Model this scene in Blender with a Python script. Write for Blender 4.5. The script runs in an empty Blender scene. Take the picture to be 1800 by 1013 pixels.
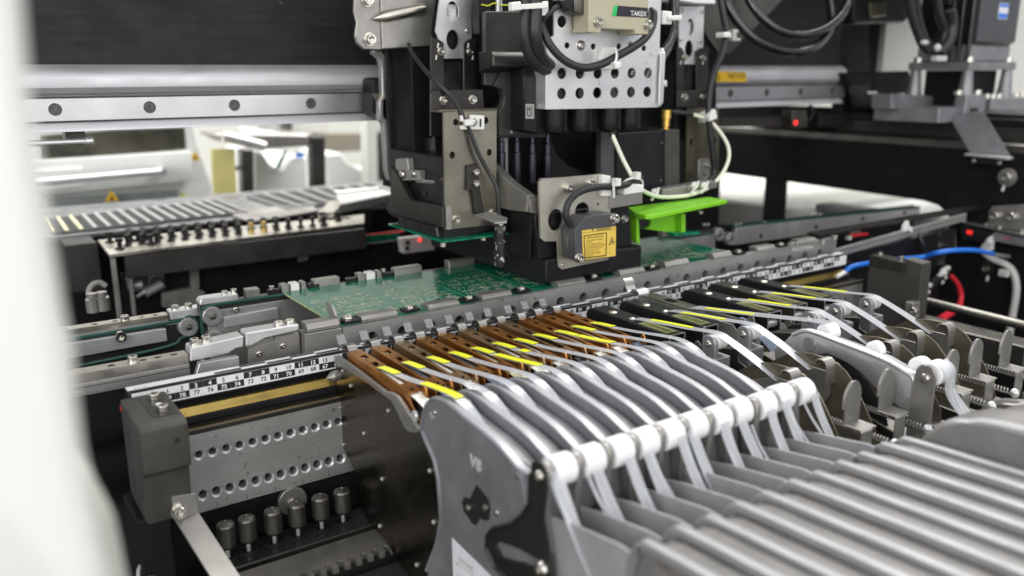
import bpy, bmesh, math, random
from mathutils import Vector as V, Matrix
from mathutils.geometry import tessellate_polygon
S = 0.001            # every length below is in millimetres
R = math.radians
random.seed(7)
scn = bpy.context.scene
COL = scn.collection

# ---------------------------------------------------------------- camera
cd = bpy.data.cameras.new('camera'); cam = bpy.data.objects.new('camera', cd); COL.objects.link(cam)
cd.sensor_width = 36; cd.lens = 30.0; cd.clip_start = 0.01; cd.clip_end = 60
yaw, pitch, roll = R(34.175), R(14.245), R(0.159)
fw = V((math.sin(yaw)*math.cos(pitch), math.cos(yaw)*math.cos(pitch), -math.sin(pitch)))
rt = V((math.cos(yaw), -math.sin(yaw), 0)); dn = fw.cross(rt)
rt2 = math.cos(roll)*rt + math.sin(roll)*dn; dn2 = -math.sin(roll)*rt + math.cos(roll)*dn
mw = Matrix((rt2, -dn2, -fw)).transposed().to_4x4(); mw.translation = V((-92.93, -526.15, 189.35))*S
cam.matrix_world = mw; scn.camera = cam
cd.dof.use_dof = True; cd.dof.focus_distance = 0.61; cd.dof.aperture_fstop = 5.2

# ---------------------------------------------------------------- light
w = bpy.data.worlds.new('World'); scn.world = w; w.use_nodes = True
bg = w.node_tree.nodes['Background']; bg.inputs[0].default_value = (0.90, 0.94, 1.0, 1); bg.inputs[1].default_value = 0.40
def area(name, loc, target, sx, sy, power, col=(1, 0.98, 0.95)):
    l = bpy.data.lights.new(name, 'AREA'); l.shape = 'RECTANGLE'; l.size = sx; l.size_y = sy; l.energy = power; l.color = col
    o = bpy.data.objects.new(name, l); COL.objects.link(o); o.location = V(loc)
    o.rotation_euler = (V(target)-V(loc)).to_track_quat('-Z', 'Y').to_euler(); return o
area('ceiling_tube_front', (0.55, -1.15, 1.55), (0.45, -0.1, 0.0), 2.6, 1.1, 4.5)
area('ceiling_tube_side', (1.30, -0.75, 1.30), (0.45, -0.25, 0.0), 0.6, 1.6, 4)
area('fill_left', (-1.60, -1.10, 0.75), (0.2, -0.15, 0.0), 1.3, 1.3, 24)  # added upright fill panel, brightens the faces turned left
area('ceiling_tube_back', (0.40, 1.90, 1.70), (0.45, 1.3, 0.1), 2.8, 0.7, 60)
area('fill_aisle', (0.30, 0.72, 1.60), (0.30, 1.05, 0.0), 2.4, 0.3, 26)  # added fill lamp for the front of the white machine
area('fill_right', (1.55, 0.45, 1.50), (1.5, 0.45, 0.0), 0.7, 1.4, 34)  # added fill lamp over the side unit, whitens the outlet view
area('fill_front', (0.10, -2.30, 0.75), (0.35, 0.2, 0.1), 3.2, 1.7, 32)  # added fill panel behind the camera, brightens metal facing the front
scn.view_settings.view_transform = 'Standard'; scn.view_settings.look = 'None'
scn.view_settings.exposure = 0.14; scn.view_settings.gamma = 1.0; scn.view_settings.use_curve_mapping = False

# ---------------------------------------------------------------- materials
def nmat(name):
    m = bpy.data.materials.new(name); m.use_nodes = True
    nt = m.node_tree; return m, nt, nt.nodes['Principled BSDF']
def surf(name, col, rough=0.4, metal=0.0, grain=None, var=0.18, scale=60, bump=0.0, bscale=900, spec=0.5, alpha=1.0, coat=0.0,
         spots=None, emit=None, rvar=0.12, col2=None):
    """procedural surface: smudged colour and roughness, optional brushed grain, cast bump and dirt spots"""
    m, nt, b = nmat(name); N = nt.nodes.new; L = nt.links.new
    tc = N('ShaderNodeTexCoord')
    n1 = N('ShaderNodeTexNoise'); n1.inputs['Scale'].default_value = scale; n1.inputs['Detail'].default_value = 6; n1.inputs['Roughness'].default_value = 0.65
    if grain:
        mp = N('ShaderNodeMapping'); mp.inputs['Scale'].default_value = grain; L(tc.outputs['Object'], mp.inputs[0]); L(mp.outputs[0], n1.inputs['Vector'])
        n1.inputs['Scale'].default_value = 1.0
    else: L(tc.outputs['Object'], n1.inputs['Vector'])
    n2 = N('ShaderNodeTexNoise'); n2.inputs['Scale'].default_value = 35; n2.inputs['Detail'].default_value = 5; L(tc.outputs['Object'], n2.inputs['Vector'])
    cr = N('ShaderNodeValToRGB'); cr.color_ramp.elements[0].position = 0.3; cr.color_ramp.elements[1].position = 0.72
    c0 = tuple(c*(1-var) for c in col); c1 = tuple(min(1, c*(1+var)) for c in (col2 or col))
    cr.color_ramp.elements[0].color = (*c0, 1); cr.color_ramp.elements[1].color = (*c1, 1)
    L(n1.outputs[0], cr.inputs[0]); out = cr.outputs[0]
    if spots:
        n3 = N('ShaderNodeTexNoise'); n3.inputs['Scale'].default_value = spots[1]; n3.inputs['Detail'].default_value = 8; L(tc.outputs['Object'], n3.inputs['Vector'])
        r3 = N('ShaderNodeValToRGB'); r3.color_ramp.elements[0].position = spots[2]; r3.color_ramp.elements[1].position = spots[2]+0.06
        L(n3.outputs[0], r3.inputs[0]); mx = N('ShaderNodeMixRGB'); L(r3.outputs[0], mx.inputs[0]); L(out, mx.inputs[1]); mx.inputs[2].default_value = (*spots[0], 1); out = mx.outputs[0]
    L(out, b.inputs['Base Color'])
    mr = N('ShaderNodeMapRange'); mr.inputs[1].default_value = 0.3; mr.inputs[2].default_value = 0.7
    mr.inputs[3].default_value = max(0.03, rough-rvar); mr.inputs[4].default_value = min(1, rough+rvar); L(n2.outputs[0], mr.inputs[0]); L(mr.outputs[0], b.inputs['Roughness'])
    b.inputs['Metallic'].default_value = metal; b.inputs['Specular IOR Level'].default_value = spec; b.inputs['Coat Weight'].default_value = coat
    if bump:
        n4 = N('ShaderNodeTexNoise'); n4.inputs['Scale'].default_value = bscale; n4.inputs['Detail'].default_value = 3; L(tc.outputs['Object'], n4.inputs['Vector'])
        bp = N('ShaderNodeBump'); bp.inputs['Strength'].default_value = bump; bp.inputs['Distance'].default_value = 0.0004; L(n4.outputs[0], bp.inputs['Height']); L(bp.outputs[0], b.inputs['Normal'])
    if alpha < 1: b.inputs['Alpha'].default_value = alpha
    if emit: b.inputs['Emission Color'].default_value = (*emit[0], 1); b.inputs['Emission Strength'].default_value = emit[1]
    return m
M = {}
M['alu'] = surf('cast_aluminium', (0.27, 0.275, 0.29), 0.44, 0.5, bump=0.25, bscale=1300, scale=45, var=0.20, spots=((0.20, 0.20, 0.205), 620, 0.72))
M['alu_bright'] = surf('machined_aluminium', (0.66, 0.67, 0.68), 0.38, 0.75, grain=(30, 900, 900), var=0.10)
M['alu_plate'] = surf('brushed_aluminium_sheet', (0.80, 0.80, 0.81), 0.42, 0.85, grain=(60, 60, 1500), var=0.05, spots=((0.55, 0.54, 0.52), 90, 0.68))
M['steel'] = surf('ground_steel', (0.40, 0.40, 0.39), 0.40, 0.6, grain=(40, 1200, 1200), var=0.12, spots=((0.22, 0.2, 0.17), 160, 0.66))
M['steel_rail'] = surf('polished_rail_steel', (0.50, 0.50, 0.51), 0.30, 0.8, grain=(8, 500, 500), var=0.05, rvar=0.05)
M['screw'] = surf('nickel_screw', (0.62, 0.60, 0.55), 0.28, 1.0, var=0.10)
M['tin'] = surf('zinc_sheet', (0.33, 0.32, 0.30), 0.42, 0.7, scale=40, var=0.15)
M['warm_steel'] = surf('warm_bright_steel', (0.60, 0.57, 0.51), 0.34, 1.0, scale=50, var=0.12)
M['olive'] = surf('olive_plated_steel', (0.155, 0.140, 0.105), 0.40, 0.85, scale=28, var=0.30, spots=((0.30, 0.28, 0.24), 900, 0.74))
M['dark'] = surf('gunmetal_plate', (0.052, 0.050, 0.046), 0.42, 0.70, scale=30, var=0.30, spots=((0.14, 0.13, 0.12), 700, 0.72))
M['dark_sheet'] = surf('dark_polished_sheet', (0.19, 0.17, 0.14), 0.27, 1.0, scale=14, var=0.12, rvar=0.08)
M['ledge_alu'] = surf('satin_extruded_aluminium', (0.62, 0.62, 0.65), 0.50, 0.6, grain=(12, 300, 300), var=0.06)
M['lip'] = surf('dull_spring_steel', (0.26, 0.26, 0.255), 0.45, 0.8, var=0.08)
M['black'] = surf('black_anodised', (0.014, 0.014, 0.016), 0.42, 0.15, spec=0.3, scale=50, var=0.25, spots=((0.075, 0.075, 0.075), 600, 0.71))
M['black_gloss'] = surf('black_plastic', (0.012, 0.012, 0.013), 0.28, 0.0, spec=0.35, scale=40, var=0.2)
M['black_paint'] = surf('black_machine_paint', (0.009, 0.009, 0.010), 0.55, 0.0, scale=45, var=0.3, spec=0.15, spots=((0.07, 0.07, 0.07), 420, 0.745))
M['carbon'] = surf('dark_composite_beam', (0.020, 0.020, 0.023), 0.55, 0.0, spec=0.25, grain=(18, 500, 240), var=0.35, spots=((0.14, 0.135, 0.13), 110, 0.72))
M['grey_block'] = surf('dark_grey_casting', (0.058, 0.055, 0.050), 0.62, 0.2, bump=0.5, bscale=1500, var=0.22)
M['grey_sensor'] = surf('grey_sensor_case', (0.075, 0.077, 0.085), 0.50, 0.15, bump=0.2, bscale=2500, var=0.12)
M['deck_black'] = surf('black_inner_deck', (0.008, 0.008, 0.008), 0.6, 0.0, var=0.2, spec=0.1)
M['floor_dark'] = surf('dark_deck', (0.032, 0.031, 0.029), 0.55, 0.3, var=0.3, spots=((0.3, 0.29, 0.27), 1300, 0.73))
M['cable'] = surf('black_rubber_cable', (0.022, 0.022, 0.024), 0.42, 0.0, var=0.2)
M['cable_gloss'] = surf('glossy_black_hose', (0.012, 0.012, 0.013), 0.10, 0.0, var=0.2, rvar=0.04, coat=0.6)
M['cable_white'] = surf('white_cable_sheath', (0.80, 0.80, 0.66), 0.5, 0.0, var=0.06)
M['nylon'] = surf('white_nylon', (0.78, 0.78, 0.75), 0.42, 0.0, var=0.05)
M['roller'] = surf('white_roller_plastic', (0.88, 0.88, 0.90), 0.38, 0.0, var=0.02)
M['white'] = surf('white_powder_paint', (0.80, 0.81, 0.79), 0.45, 0.0, var=0.03)
M['white_cover'] = surf('white_machine_cover', (0.80, 0.795, 0.76), 0.40, 0.0, scale=8, var=0.03, spots=((0.6, 0.58, 0.52), 60, 0.74))
M['beige'] = surf('beige_sensor_paint', (0.46, 0.43, 0.31), 0.48, 0.0, bump=0.2, bscale=2600, var=0.06, spots=((0.2, 0.18, 0.13), 700, 0.72))
M['brown'] = surf('orange_brown_anodised', (0.46, 0.20, 0.050), 0.30, 0.85, scale=25, var=0.25, rvar=0.10, spots=((0.42, 0.25, 0.10), 320, 0.72))
M['brown2'] = surf('grey_brown_anodised', (0.38, 0.245, 0.13), 0.32, 0.85, scale=25, var=0.2, spots=((0.42, 0.30, 0.18), 320, 0.72))
M['brass'] = surf('brass', (0.66, 0.48, 0.15), 0.34, 0.85, grain=(14, 300, 300), var=0.2, spots=((0.35, 0.22, 0.05), 90, 0.66))
M['gold'] = surf('gold_plated_brass', (0.90, 0.60, 0.14), 0.32, 0.7, var=0.08)
M['label_y'] = surf('yellow_label', (0.78, 0.55, 0.10), 0.42, 0.0, scale=120, var=0.07)
M['sticker_y'] = surf('orange_yellow_sticker', (0.85, 0.52, 0.02), 0.45, 0.0, var=0.05)
M['ink'] = surf('black_print', (0.015, 0.015, 0.015), 0.5, 0.0, var=0.1)
M['ink_grey'] = surf('faded_grey_print', (0.35, 0.34, 0.33), 0.5, 0.0, var=0.1)
M['ink_white'] = surf('white_print', (0.80, 0.80, 0.80), 0.5, 0.0, var=0.05)
M['paper'] = surf('white_label_film', (0.74, 0.75, 0.78), 0.35, 0.0, scale=200, var=0.06, spots=((0.35, 0.34, 0.33), 260, 0.72))
M['paper_tape'] = surf('white_paper_tape', (0.86, 0.84, 0.79), 0.6, 0.0, var=0.03)
M['green'] = surf('bright_green_printed_plastic', (0.22, 0.62, 0.02), 0.45, 0.0, grain=(60, 60, 3000), var=0.08)
M['logo_green'] = surf('green_print', (0.02, 0.52, 0.13), 0.45, 0.0, var=0.04)
M['blue'] = surf('blue_wire', (0.02, 0.18, 0.72), 0.40, 0.0, var=0.06)
M['red'] = surf('red_wire', (0.75, 0.03, 0.05), 0.40, 0.0, var=0.06)
M['belt'] = surf('green_belt', (0.010, 0.060, 0.045), 0.5, 0.0, var=0.15)
M['pcb_edge'] = surf('board_edge', (0.45, 0.55, 0.30), 0.5, 0.0, var=0.1)
M['pad'] = surf('tinned_pad', (0.80, 0.74, 0.50), 0.35, 0.25, var=0.1)
M['silk'] = surf('board_print', (0.72, 0.76, 0.70), 0.5, 0.0, var=0.05)
M['silk_dim'] = surf('fine_board_traces', (0.16, 0.42, 0.30), 0.4, 0.0, var=0.1)
M['yellow_cover'] = surf('yellow_film_panel', (0.66, 0.60, 0.24), 0.35, 0.0, scale=12, var=0.12)
M['wall'] = surf('pale_wall_paint', (0.66, 0.66, 0.62), 0.6, 0.0, var=0.03)
M['grey_paint'] = surf('grey_green_paint', (0.36, 0.41, 0.40), 0.45, 0.0, var=0.05)
M['window'] = surf('smoked_window', (0.020, 0.022, 0.018), 0.25, 0.0, scale=7, var=0.6, col2=(0.10, 0.095, 0.07), spec=0.25)
M['led'] = surf('red_led', (0.8, 0.02, 0.01), 0.3, emit=((1, 0.04, 0.03), 1.6))
M['led_dim'] = surf('red_digit', (0.6, 0.02, 0.01), 0.3, emit=((1, 0.03, 0.02), 1.0))
M['tray'] = surf('grey_matrix_tray', (0.17, 0.18, 0.18), 0.42, 0.1, var=0.12)
M['table'] = surf('grey_steel_table', (0.30, 0.30, 0.31), 0.34, 0.8, var=0.1)
def film(name, col, a, rough):
    m, nt, b = nmat(name); N = nt.nodes.new; L = nt.links.new
    b.inputs['Base Color'].default_value = (*col, 1); b.inputs['Roughness'].default_value = rough
    tc = N('ShaderNodeTexCoord'); mp = N('ShaderNodeMapping'); mp.inputs['Scale'].default_value = (900, 25, 25); n = N('ShaderNodeTexNoise'); n.inputs['Scale'].default_value = 1
    L(tc.outputs['Object'], mp.inputs[0]); L(mp.outputs[0], n.inputs['Vector'])
    mr = N('ShaderNodeMapRange'); mr.inputs[1].default_value = 0.3; mr.inputs[2].default_value = 0.7; mr.inputs[3].default_value = max(0, a-0.16); mr.inputs[4].default_value = min(1, a+0.16)
    L(n.outputs[0], mr.inputs[0]); L(mr.outputs[0], b.inputs['Alpha']); return m
M['tape'] = film('clear_cover_tape', (0.62, 0.64, 0.68), 0.46, 0.14)
M['waste'] = film('glossy_waste_film', (0.74, 0.76, 0.80), 0.44, 0.08)
M['latch'] = surf('pale_latch_plastic', (0.50, 0.51, 0.46), 0.5, 0.0, var=0.05)
M['rack'] = surf('worn_rack_steel', (0.22, 0.21, 0.19), 0.45, 0.7, scale=50, var=0.25)
M['raised'] = surf('polished_raised_letters', (0.62, 0.62, 0.64), 0.4, 0.2, var=0.03)
M['pale_alu'] = surf('pale_satin_aluminium', (0.36, 0.36, 0.37), 0.45, 0.2, var=0.10)
M['tape_y'] = film('yellow_splice_tape', (0.78, 0.80, 0.03), 0.94, 0.35)
M['carrier'] = film('smoky_carrier_tape', (0.16, 0.20, 0.26), 0.93, 0.15)
def pcb_mat():
    m, nt, b = nmat('green_solder_mask'); N = nt.nodes.new; L = nt.links.new
    tc = N('ShaderNodeTexCoord'); mp = N('ShaderNodeMapping'); mp.inputs['Scale'].default_value = (260, 340, 1)
    vo = N('ShaderNodeTexVoronoi'); vo.distance = 'MANHATTAN'; vo.feature = 'F1'; vo.inputs['Scale'].default_value = 1; L(tc.outputs['Object'], mp.inputs[0]); L(mp.outputs[0], vo.inputs['Vector'])
    cr = N('ShaderNodeValToRGB'); cr.color_ramp.elements[0].color = (0.003, 0.21, 0.11, 1); cr.color_ramp.elements[1].color = (0.002, 0.145, 0.076, 1)
    cr.color_ramp.interpolation = 'CONSTANT'; cr.color_ramp.elements[1].position = 0.5
    L(vo.outputs['Color'], cr.inputs[0]); L(cr.outputs[0], b.inputs['Base Color']); b.inputs['Roughness'].default_value = 0.12; b.inputs['Specular IOR Level'].default_value = 0.42
    return m
M['pcb'] = pcb_mat()
M['ink_pale'] = surf('pale_grey_plastic', (0.55, 0.55, 0.53), 0.45, 0.0, var=0.08)
M['trim_green'] = surf('dark_green_trim', (0.02, 0.16, 0.09), 0.45, 0.0, var=0.08)
M['bench'] = surf('brown_grey_cabinet', (0.22, 0.20, 0.16), 0.5, 0.0, var=0.08)
M['bronze'] = surf('bronze_tinted_steel', (0.24, 0.21, 0.16), 0.34, 0.7, scale=40, var=0.3)
M['olive_light'] = surf('olive_grey_plated_sheet', (0.265, 0.250, 0.205), 0.40, 0.92, scale=24, var=0.26, spots=((0.42, 0.40, 0.36), 1200, 0.75))
M['worn_black'] = surf('scratched_black_sleeve', (0.020, 0.020, 0.020), 0.30, 0.3, grain=(500, 500, 260), var=0.2, spots=((0.62, 0.62, 0.62), 330, 0.60))
M['shaft'] = surf('dark_violet_steel_shaft', (0.075, 0.07, 0.095), 0.26, 0.9, var=0.15)
M['gun_dark'] = surf('dark_cast_housing', (0.055, 0.053, 0.050), 0.46, 0.5, scale=30, var=0.25, spots=((0.17, 0.16, 0.15), 800, 0.73))
M['label_dark'] = surf('black_label_film', (0.03, 0.028, 0.034), 0.35, 0.0, var=0.1)
M['warm_plate'] = surf('warm_grey_steel_plate', (0.60, 0.57, 0.50), 0.40, 0.9, scale=35, var=0.08, spots=((0.40, 0.37, 0.30), 500, 0.72))
M['plug'] = surf('rough_rail_plug', (0.10, 0.10, 0.10), 0.5, 0.6, scale=900, var=0.8)
M['gun'] = surf('grey_gunmetal_cover', (0.16, 0.155, 0.14), 0.38, 0.9, scale=30, var=0.2)

# ---------------------------------------------------------------- mesh builder
def circ(cx, cy, r, n=16, ry=None, a0=0.0):
    ry = ry or r
    return [(cx+r*math.cos(a0+2*math.pi*i/n), cy+ry*math.sin(a0+2*math.pi*i/n)) for i in range(n)]
def rrect(x0, x1, y0, y1, r, n=4):
    o = []
    for cx, cy, a in ((x1-r, y1-r, 0), (x0+r, y1-r, 90), (x0+r, y0+r, 180), (x1-r, y0+r, 270)):
        o += [(cx+r*math.cos(R(a+90*i/n)), cy+r*math.sin(R(a+90*i/n))) for i in range(n+1)]
    return o
def smooth(pts, k=6):
    """Catmull-Rom through the points"""
    P = [V(p) for p in pts]; P = [2*P[0]-P[1]] + P + [2*P[-1]-P[-2]]; o = []
    for i in range(1, len(P)-2):
        a, b, c, d = P[i-1:i+3]
        for j in range(k):
            t = j/k; o.append(0.5*((2*b)+(c-a)*t+(2*a-5*b+4*c-d)*t*t+(3*b-a-3*c+d)*t**3))
    o.append(P[-2]); return o
class G:
    def __init__(s): s.v = []; s.f = []
    def add(s, vs, fs):
        n = len(s.v); s.v += [tuple(v) for v in vs]; s.f += [tuple(n+i for i in f) for f in fs]; return s
    def box(s, x0, x1, y0, y1, z0, z1):
        return s.add([(x, y, z) for x in (x0, x1) for y in (y0, y1) for z in (z0, z1)],
                     [(0, 1, 3, 2), (4, 6, 7, 5), (0, 4, 5, 1), (2, 3, 7, 6), (0, 2, 6, 4), (1, 5, 7, 3)])
    def prism(s, pts, ax, a, b, holes=()):
        put = {'x': lambda p, t: (t, p[0], p[1]), 'y': lambda p, t: (p[0], t, p[1]), 'z': lambda p, t: (p[0], p[1], t)}[ax]
        loops = [list(pts)] + [list(h) for h in holes]; allp = [p for l in loops for p in l]; n = len(allp)
        if holes: tri = tessellate_polygon([[V((p[0], p[1], 0)) for p in l] for l in loops])
        else: tri = [tuple(range(n))]
        vs = [put(p, a) for p in allp] + [put(p, b) for p in allp]
        fs = [tuple(t) for t in tri] + [tuple(i+n for i in reversed(t)) for t in tri]
        k = 0
        for l in loops:
            m = len(l); fs += [(k+i, k+(i+1) % m, n+k+(i+1) % m, n+k+i) for i in range(m)]; k += m
        return s.add(vs, fs)
    def sweep(s, rings, closed=False, caps=True):
        n = len(rings[0]); vs = [p for r in rings for p in r]; fs = []
        for k in range(len(rings)-(0 if closed else 1)):
            a, b = k*n, ((k+1) % len(rings))*n
            fs += [(a+i, a+(i+1) % n, b+(i+1) % n, b+i) for i in range(n)]
        if caps and not closed: fs += [tuple(range(n-1, -1, -1)), tuple((len(rings)-1)*n+i for i in range(n))]
        return s.add(vs, fs)
    def lathe(s, prof, p0, d=(0, 0, 1), n=20):
        """prof: (radius, distance along d) pairs"""
        d = V(d).normalized(); u = d.orthogonal().normalized(); w = d.cross(u); p0 = V(p0)
        return s.sweep([[p0+d*t+(u*math.cos(2*math.pi*i/n)+w*math.sin(2*math.pi*i/n))*max(r, 1e-4) for i in range(n)] for r, t in prof])
    def cyl(s, p0, p1, r, n=16, r1=None):
        d = V(p1)-V(p0); return s.lathe([(r, 0), (r if r1 is None else r1, d.length)], p0, d, n)
    def tube(s, pts, r, n=8, k=6):
        P = smooth(pts, k) if k else [V(p) for p in pts]; rings = []; up = None
        for i, p in enumerate(P):
            t = (P[min(i+1, len(P)-1)]-P[max(i-1, 0)]).normalized()
            if up is None: up = t.orthogonal().normalized()
            up = (up-t*up.dot(t)).normalized(); w = t.cross(up)
            rings.append([p+(up*math.cos(2*math.pi*j/n)+w*math.sin(2*math.pi*j/n))*r for j in range(n)])
        return s.sweep(rings)
    def ribbon(s, pts, w, t=0.25, axis=(1, 0, 0), k=5):
        """flat strip along pts, width w along axis, thickness t"""
        P = smooth(pts, k) if k else [V(p) for p in pts]; a = V(axis).normalized(); rings = []
        for i, p in enumerate(P):
            d = (P[min(i+1, len(P)-1)]-P[max(i-1, 0)]).normalized(); nn = a.cross(d).normalized()
            rings.append([p-a*w/2-nn*t/2, p+a*w/2-nn*t/2, p+a*w/2+nn*t/2, p-a*w/2+nn*t/2])
        return s.sweep(rings)
    def ball(s, c, r, sz=None, n=12, m=8):
        sz = sz or (1, 1, 1); vs = []; 
        rings = [[(c[0]+r*sz[0]*math.sin(math.pi*(j+0.02)/(m+0.04))*math.cos(2*math.pi*i/n), c[1]+r*sz[1]*math.sin(math.pi*(j+0.02)/(m+0.04))*math.sin(2*math.pi*i/n), c[2]+r*sz[2]*math.cos(math.pi*(j+0.02)/(m+0.04))) for i in range(n)] for j in range(m+1)]
        return s.sweep(rings)
    def move(s, d):
        s.v = [(x+d[0], y+d[1], z+d[2]) for x, y, z in s.v]; return s
def mesh(name, g, mat, org=(0, 0, 0), bevel=0.0, seg=1, ang=26):
    bm = bmesh.new(); o = V(org); vs = [bm.verts.new((V(v)-o)*S) for v in g.v]
    for f in g.f:
        try: bm.faces.new([vs[i] for i in f])
        except ValueError: pass
    bmesh.ops.remove_doubles(bm, verts=bm.verts, dist=1e-7)
    bmesh.ops.recalc_face_normals(bm, faces=bm.faces)
    if bevel:
        ed = [e for e in bm.edges if len(e.link_faces) == 2 and e.calc_face_angle(0) > R(30)]
        if ed: bmesh.ops.bevel(bm, geom=ed, offset=bevel*S, offset_type='OFFSET', segments=seg, profile=0.5, affect='EDGES', clamp_overlap=True)
    for f in bm.faces: f.smooth = True
    me = bpy.data.meshes.new(name); bm.to_mesh(me); bm.free(); me.materials.append(M[mat] if isinstance(mat, str) else mat)
    me.set_sharp_from_angle(angle=R(ang)); return me
ORG = {}
def base(o): return ORG.get(o.name, V((0, 0, 0)))
def tag(o, label=None, cat=None, group=None, kind=None):
    if label: o['label'] = label
    if cat: o['category'] = cat
    if group: o['group'] = group
    if kind: o['kind'] = kind
    return o
def thing(name, label, cat, loc, group=None):
    o = bpy.data.objects.new(name, None); COL.objects.link(o); o.location = V(loc)*S; o.empty_display_size = 0.01
    ORG[o.name] = V(loc); return tag(o, label, cat, group)
def part(name, g, mat, parent, bevel=0.0, label=None, kind=None, seg=1, ang=26):
    o = bpy.data.objects.new(name, mesh(name, g, mat, base(parent), bevel, seg, ang)); COL.objects.link(o); o.parent = parent
    ORG[o.name] = base(parent); return tag(o, label, kind=kind)
def single(name, g, mat, label, cat, group=None, bevel=0.0, kind=None, seg=1, ang=26):
    xs, ys, zs = zip(*g.v); loc = ((min(xs)+max(xs))/2, (min(ys)+max(ys))/2, min(zs))
    o = bpy.data.objects.new(name, mesh(name, g, mat, loc, bevel, seg, ang)); COL.objects.link(o); o.location = V(loc)*S
    ORG[o.name] = V(loc); return tag(o, label, cat, group, kind)
def place(name, me, parent, loc, rot=None, sc=1.0):
    """a child sharing mesh me, its own origin at loc (mm)"""
    o = bpy.data.objects.new(name, me); COL.objects.link(o); o.parent = parent; o.location = (V(loc)-base(parent))*S
    if rot is not None: o.rotation_euler = rot
    if sc != 1: o.scale = (sc, sc, sc)
    return o
DIRS = {'-y': (R(90), 0, 0), 'z': (0, 0, 0), '-x': (0, R(-90), 0), 'x': (0, R(90), 0), '-z': (R(180), 0, 0)}
def _cap():
    g = G(); n = 18
    g.lathe([(2.75, -0.05), (2.75, 2.6), (2.5, 3.0), (1.55, 3.0)], (0, 0, 0), (0, 0, 1), n)
    g.f = [f for f in g.f if len(f) == 4]
    g.lathe([(1.55, 3.0), (1.35, 2.95), (1.3, 1.6), (0.02, 1.3)], (0, 0, 0), (0, 0, 1), 6)
    g.f = [f for f in g.f if len(f) == 4]; return g
def _washer(): return G().lathe([(1.6, 0.0), (3.5, 0.0), (3.5, 0.5), (1.6, 0.5)], (0, 0, 0), (0, 0, 1), 18)
def _button():
    g = G().lathe([(2.9, 0), (2.8, 0.5), (2.3, 1.2), (1.5, 1.6), (1.2, 1.6)], (0, 0, 0), (0, 0, 1), 18); g.f = [f for f in g.f if len(f) == 4]
    g.lathe([(1.25, 1.6), (1.1, 0.8), (0.02, 0.7)], (0, 0, 0), (0, 0, 1), 6); g.f = [f for f in g.f if len(f) == 4]; return g
def _cross():
    g = G().lathe([(2.8, 0), (2.8, 0.8), (2.3, 1.7), (0.02, 2.0)], (0, 0, 0), (0, 0, 1), 18)
    g.box(-1.6, 1.6, -0.3, 0.3, 1.7, 2.15); g.box(-0.3, 0.3, -1.6, 1.6, 1.7, 2.14); return g
CAP = mesh('screw', _cap(), 'screw'); CAPW = None
_g = _cap(); _g2 = G().add(_g.v, _g.f).move((0, 0, 0.5)); _w = _washer(); _g2.add(_w.v, _w.f); CAPW = mesh('screw', _g2, 'screw')
BUT = mesh('screw', _button(), 'screw'); CROSS = mesh('screw', _cross(), 'screw')
def screws(parent, pts, d='-y', sc=1.0, me=None):
    for p in pts: place('screw', me or CAP, parent, p, DIRS[d], sc)
def copy_tree(o, parent=None):
    c = o.copy(); COL.objects.link(c); c.parent = parent
    ORG[c.name] = base(o)
    for ch in list(o.children): copy_tree(ch, c)
    return c
def text(parent, body, size, org, xd, yd, mat, name='lettering', align='LEFT', lift=0.06, bold=0.0, ext=0.0):
    cu = bpy.data.curves.new('t', 'FONT'); cu.body = body; cu.size = size; cu.align_x = align; cu.offset = bold; cu.extrude = ext; cu.resolution_u = 2
    to = bpy.data.objects.new('t', cu); COL.objects.link(to); bpy.context.view_layer.update()
    me = bpy.data.meshes.new_from_object(to.evaluated_get(bpy.context.evaluated_depsgraph_get())); bpy.data.objects.remove(to); bpy.data.curves.remove(cu)
    x = V(xd).normalized(); y = V(yd); y = (y-x*y.dot(x)).normalized(); z = x.cross(y); b = base(parent)
    for v in me.vertices: v.co = (V(org)+x*v.co.x+y*v.co.y+z*(lift+v.co.z)-b)*S
    me.name = name; me.materials.clear(); me.materials.append(M[mat]); o = bpy.data.objects.new(name, me); COL.objects.link(o); o.parent = parent; ORG[o.name] = b; return o
def merge_text(parent, items, mat, name='lettering'):
    """several short texts as one flat print"""
    objs = [text(parent, *it[:5], mat, name, *it[5:]) for it in items]; bm = bmesh.new()
    for o in objs: bm.from_mesh(o.data)
    me = objs[0].data
    for o in objs[1:]:
        d = o.data; bpy.data.objects.remove(o); bpy.data.meshes.remove(d)
    bm.to_mesh(me); bm.free(); return objs[0]

# ================================================================ setting
g = G().box(-900, 1900, -900, 790, -262, -250)
single('machine_deck', g, 'deck_black', None, None, kind='structure')
g = G().box(-3000, 5200, -2200, 4000, -960, -950); single('floor', g, 'wall', None, None, kind='structure')

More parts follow.
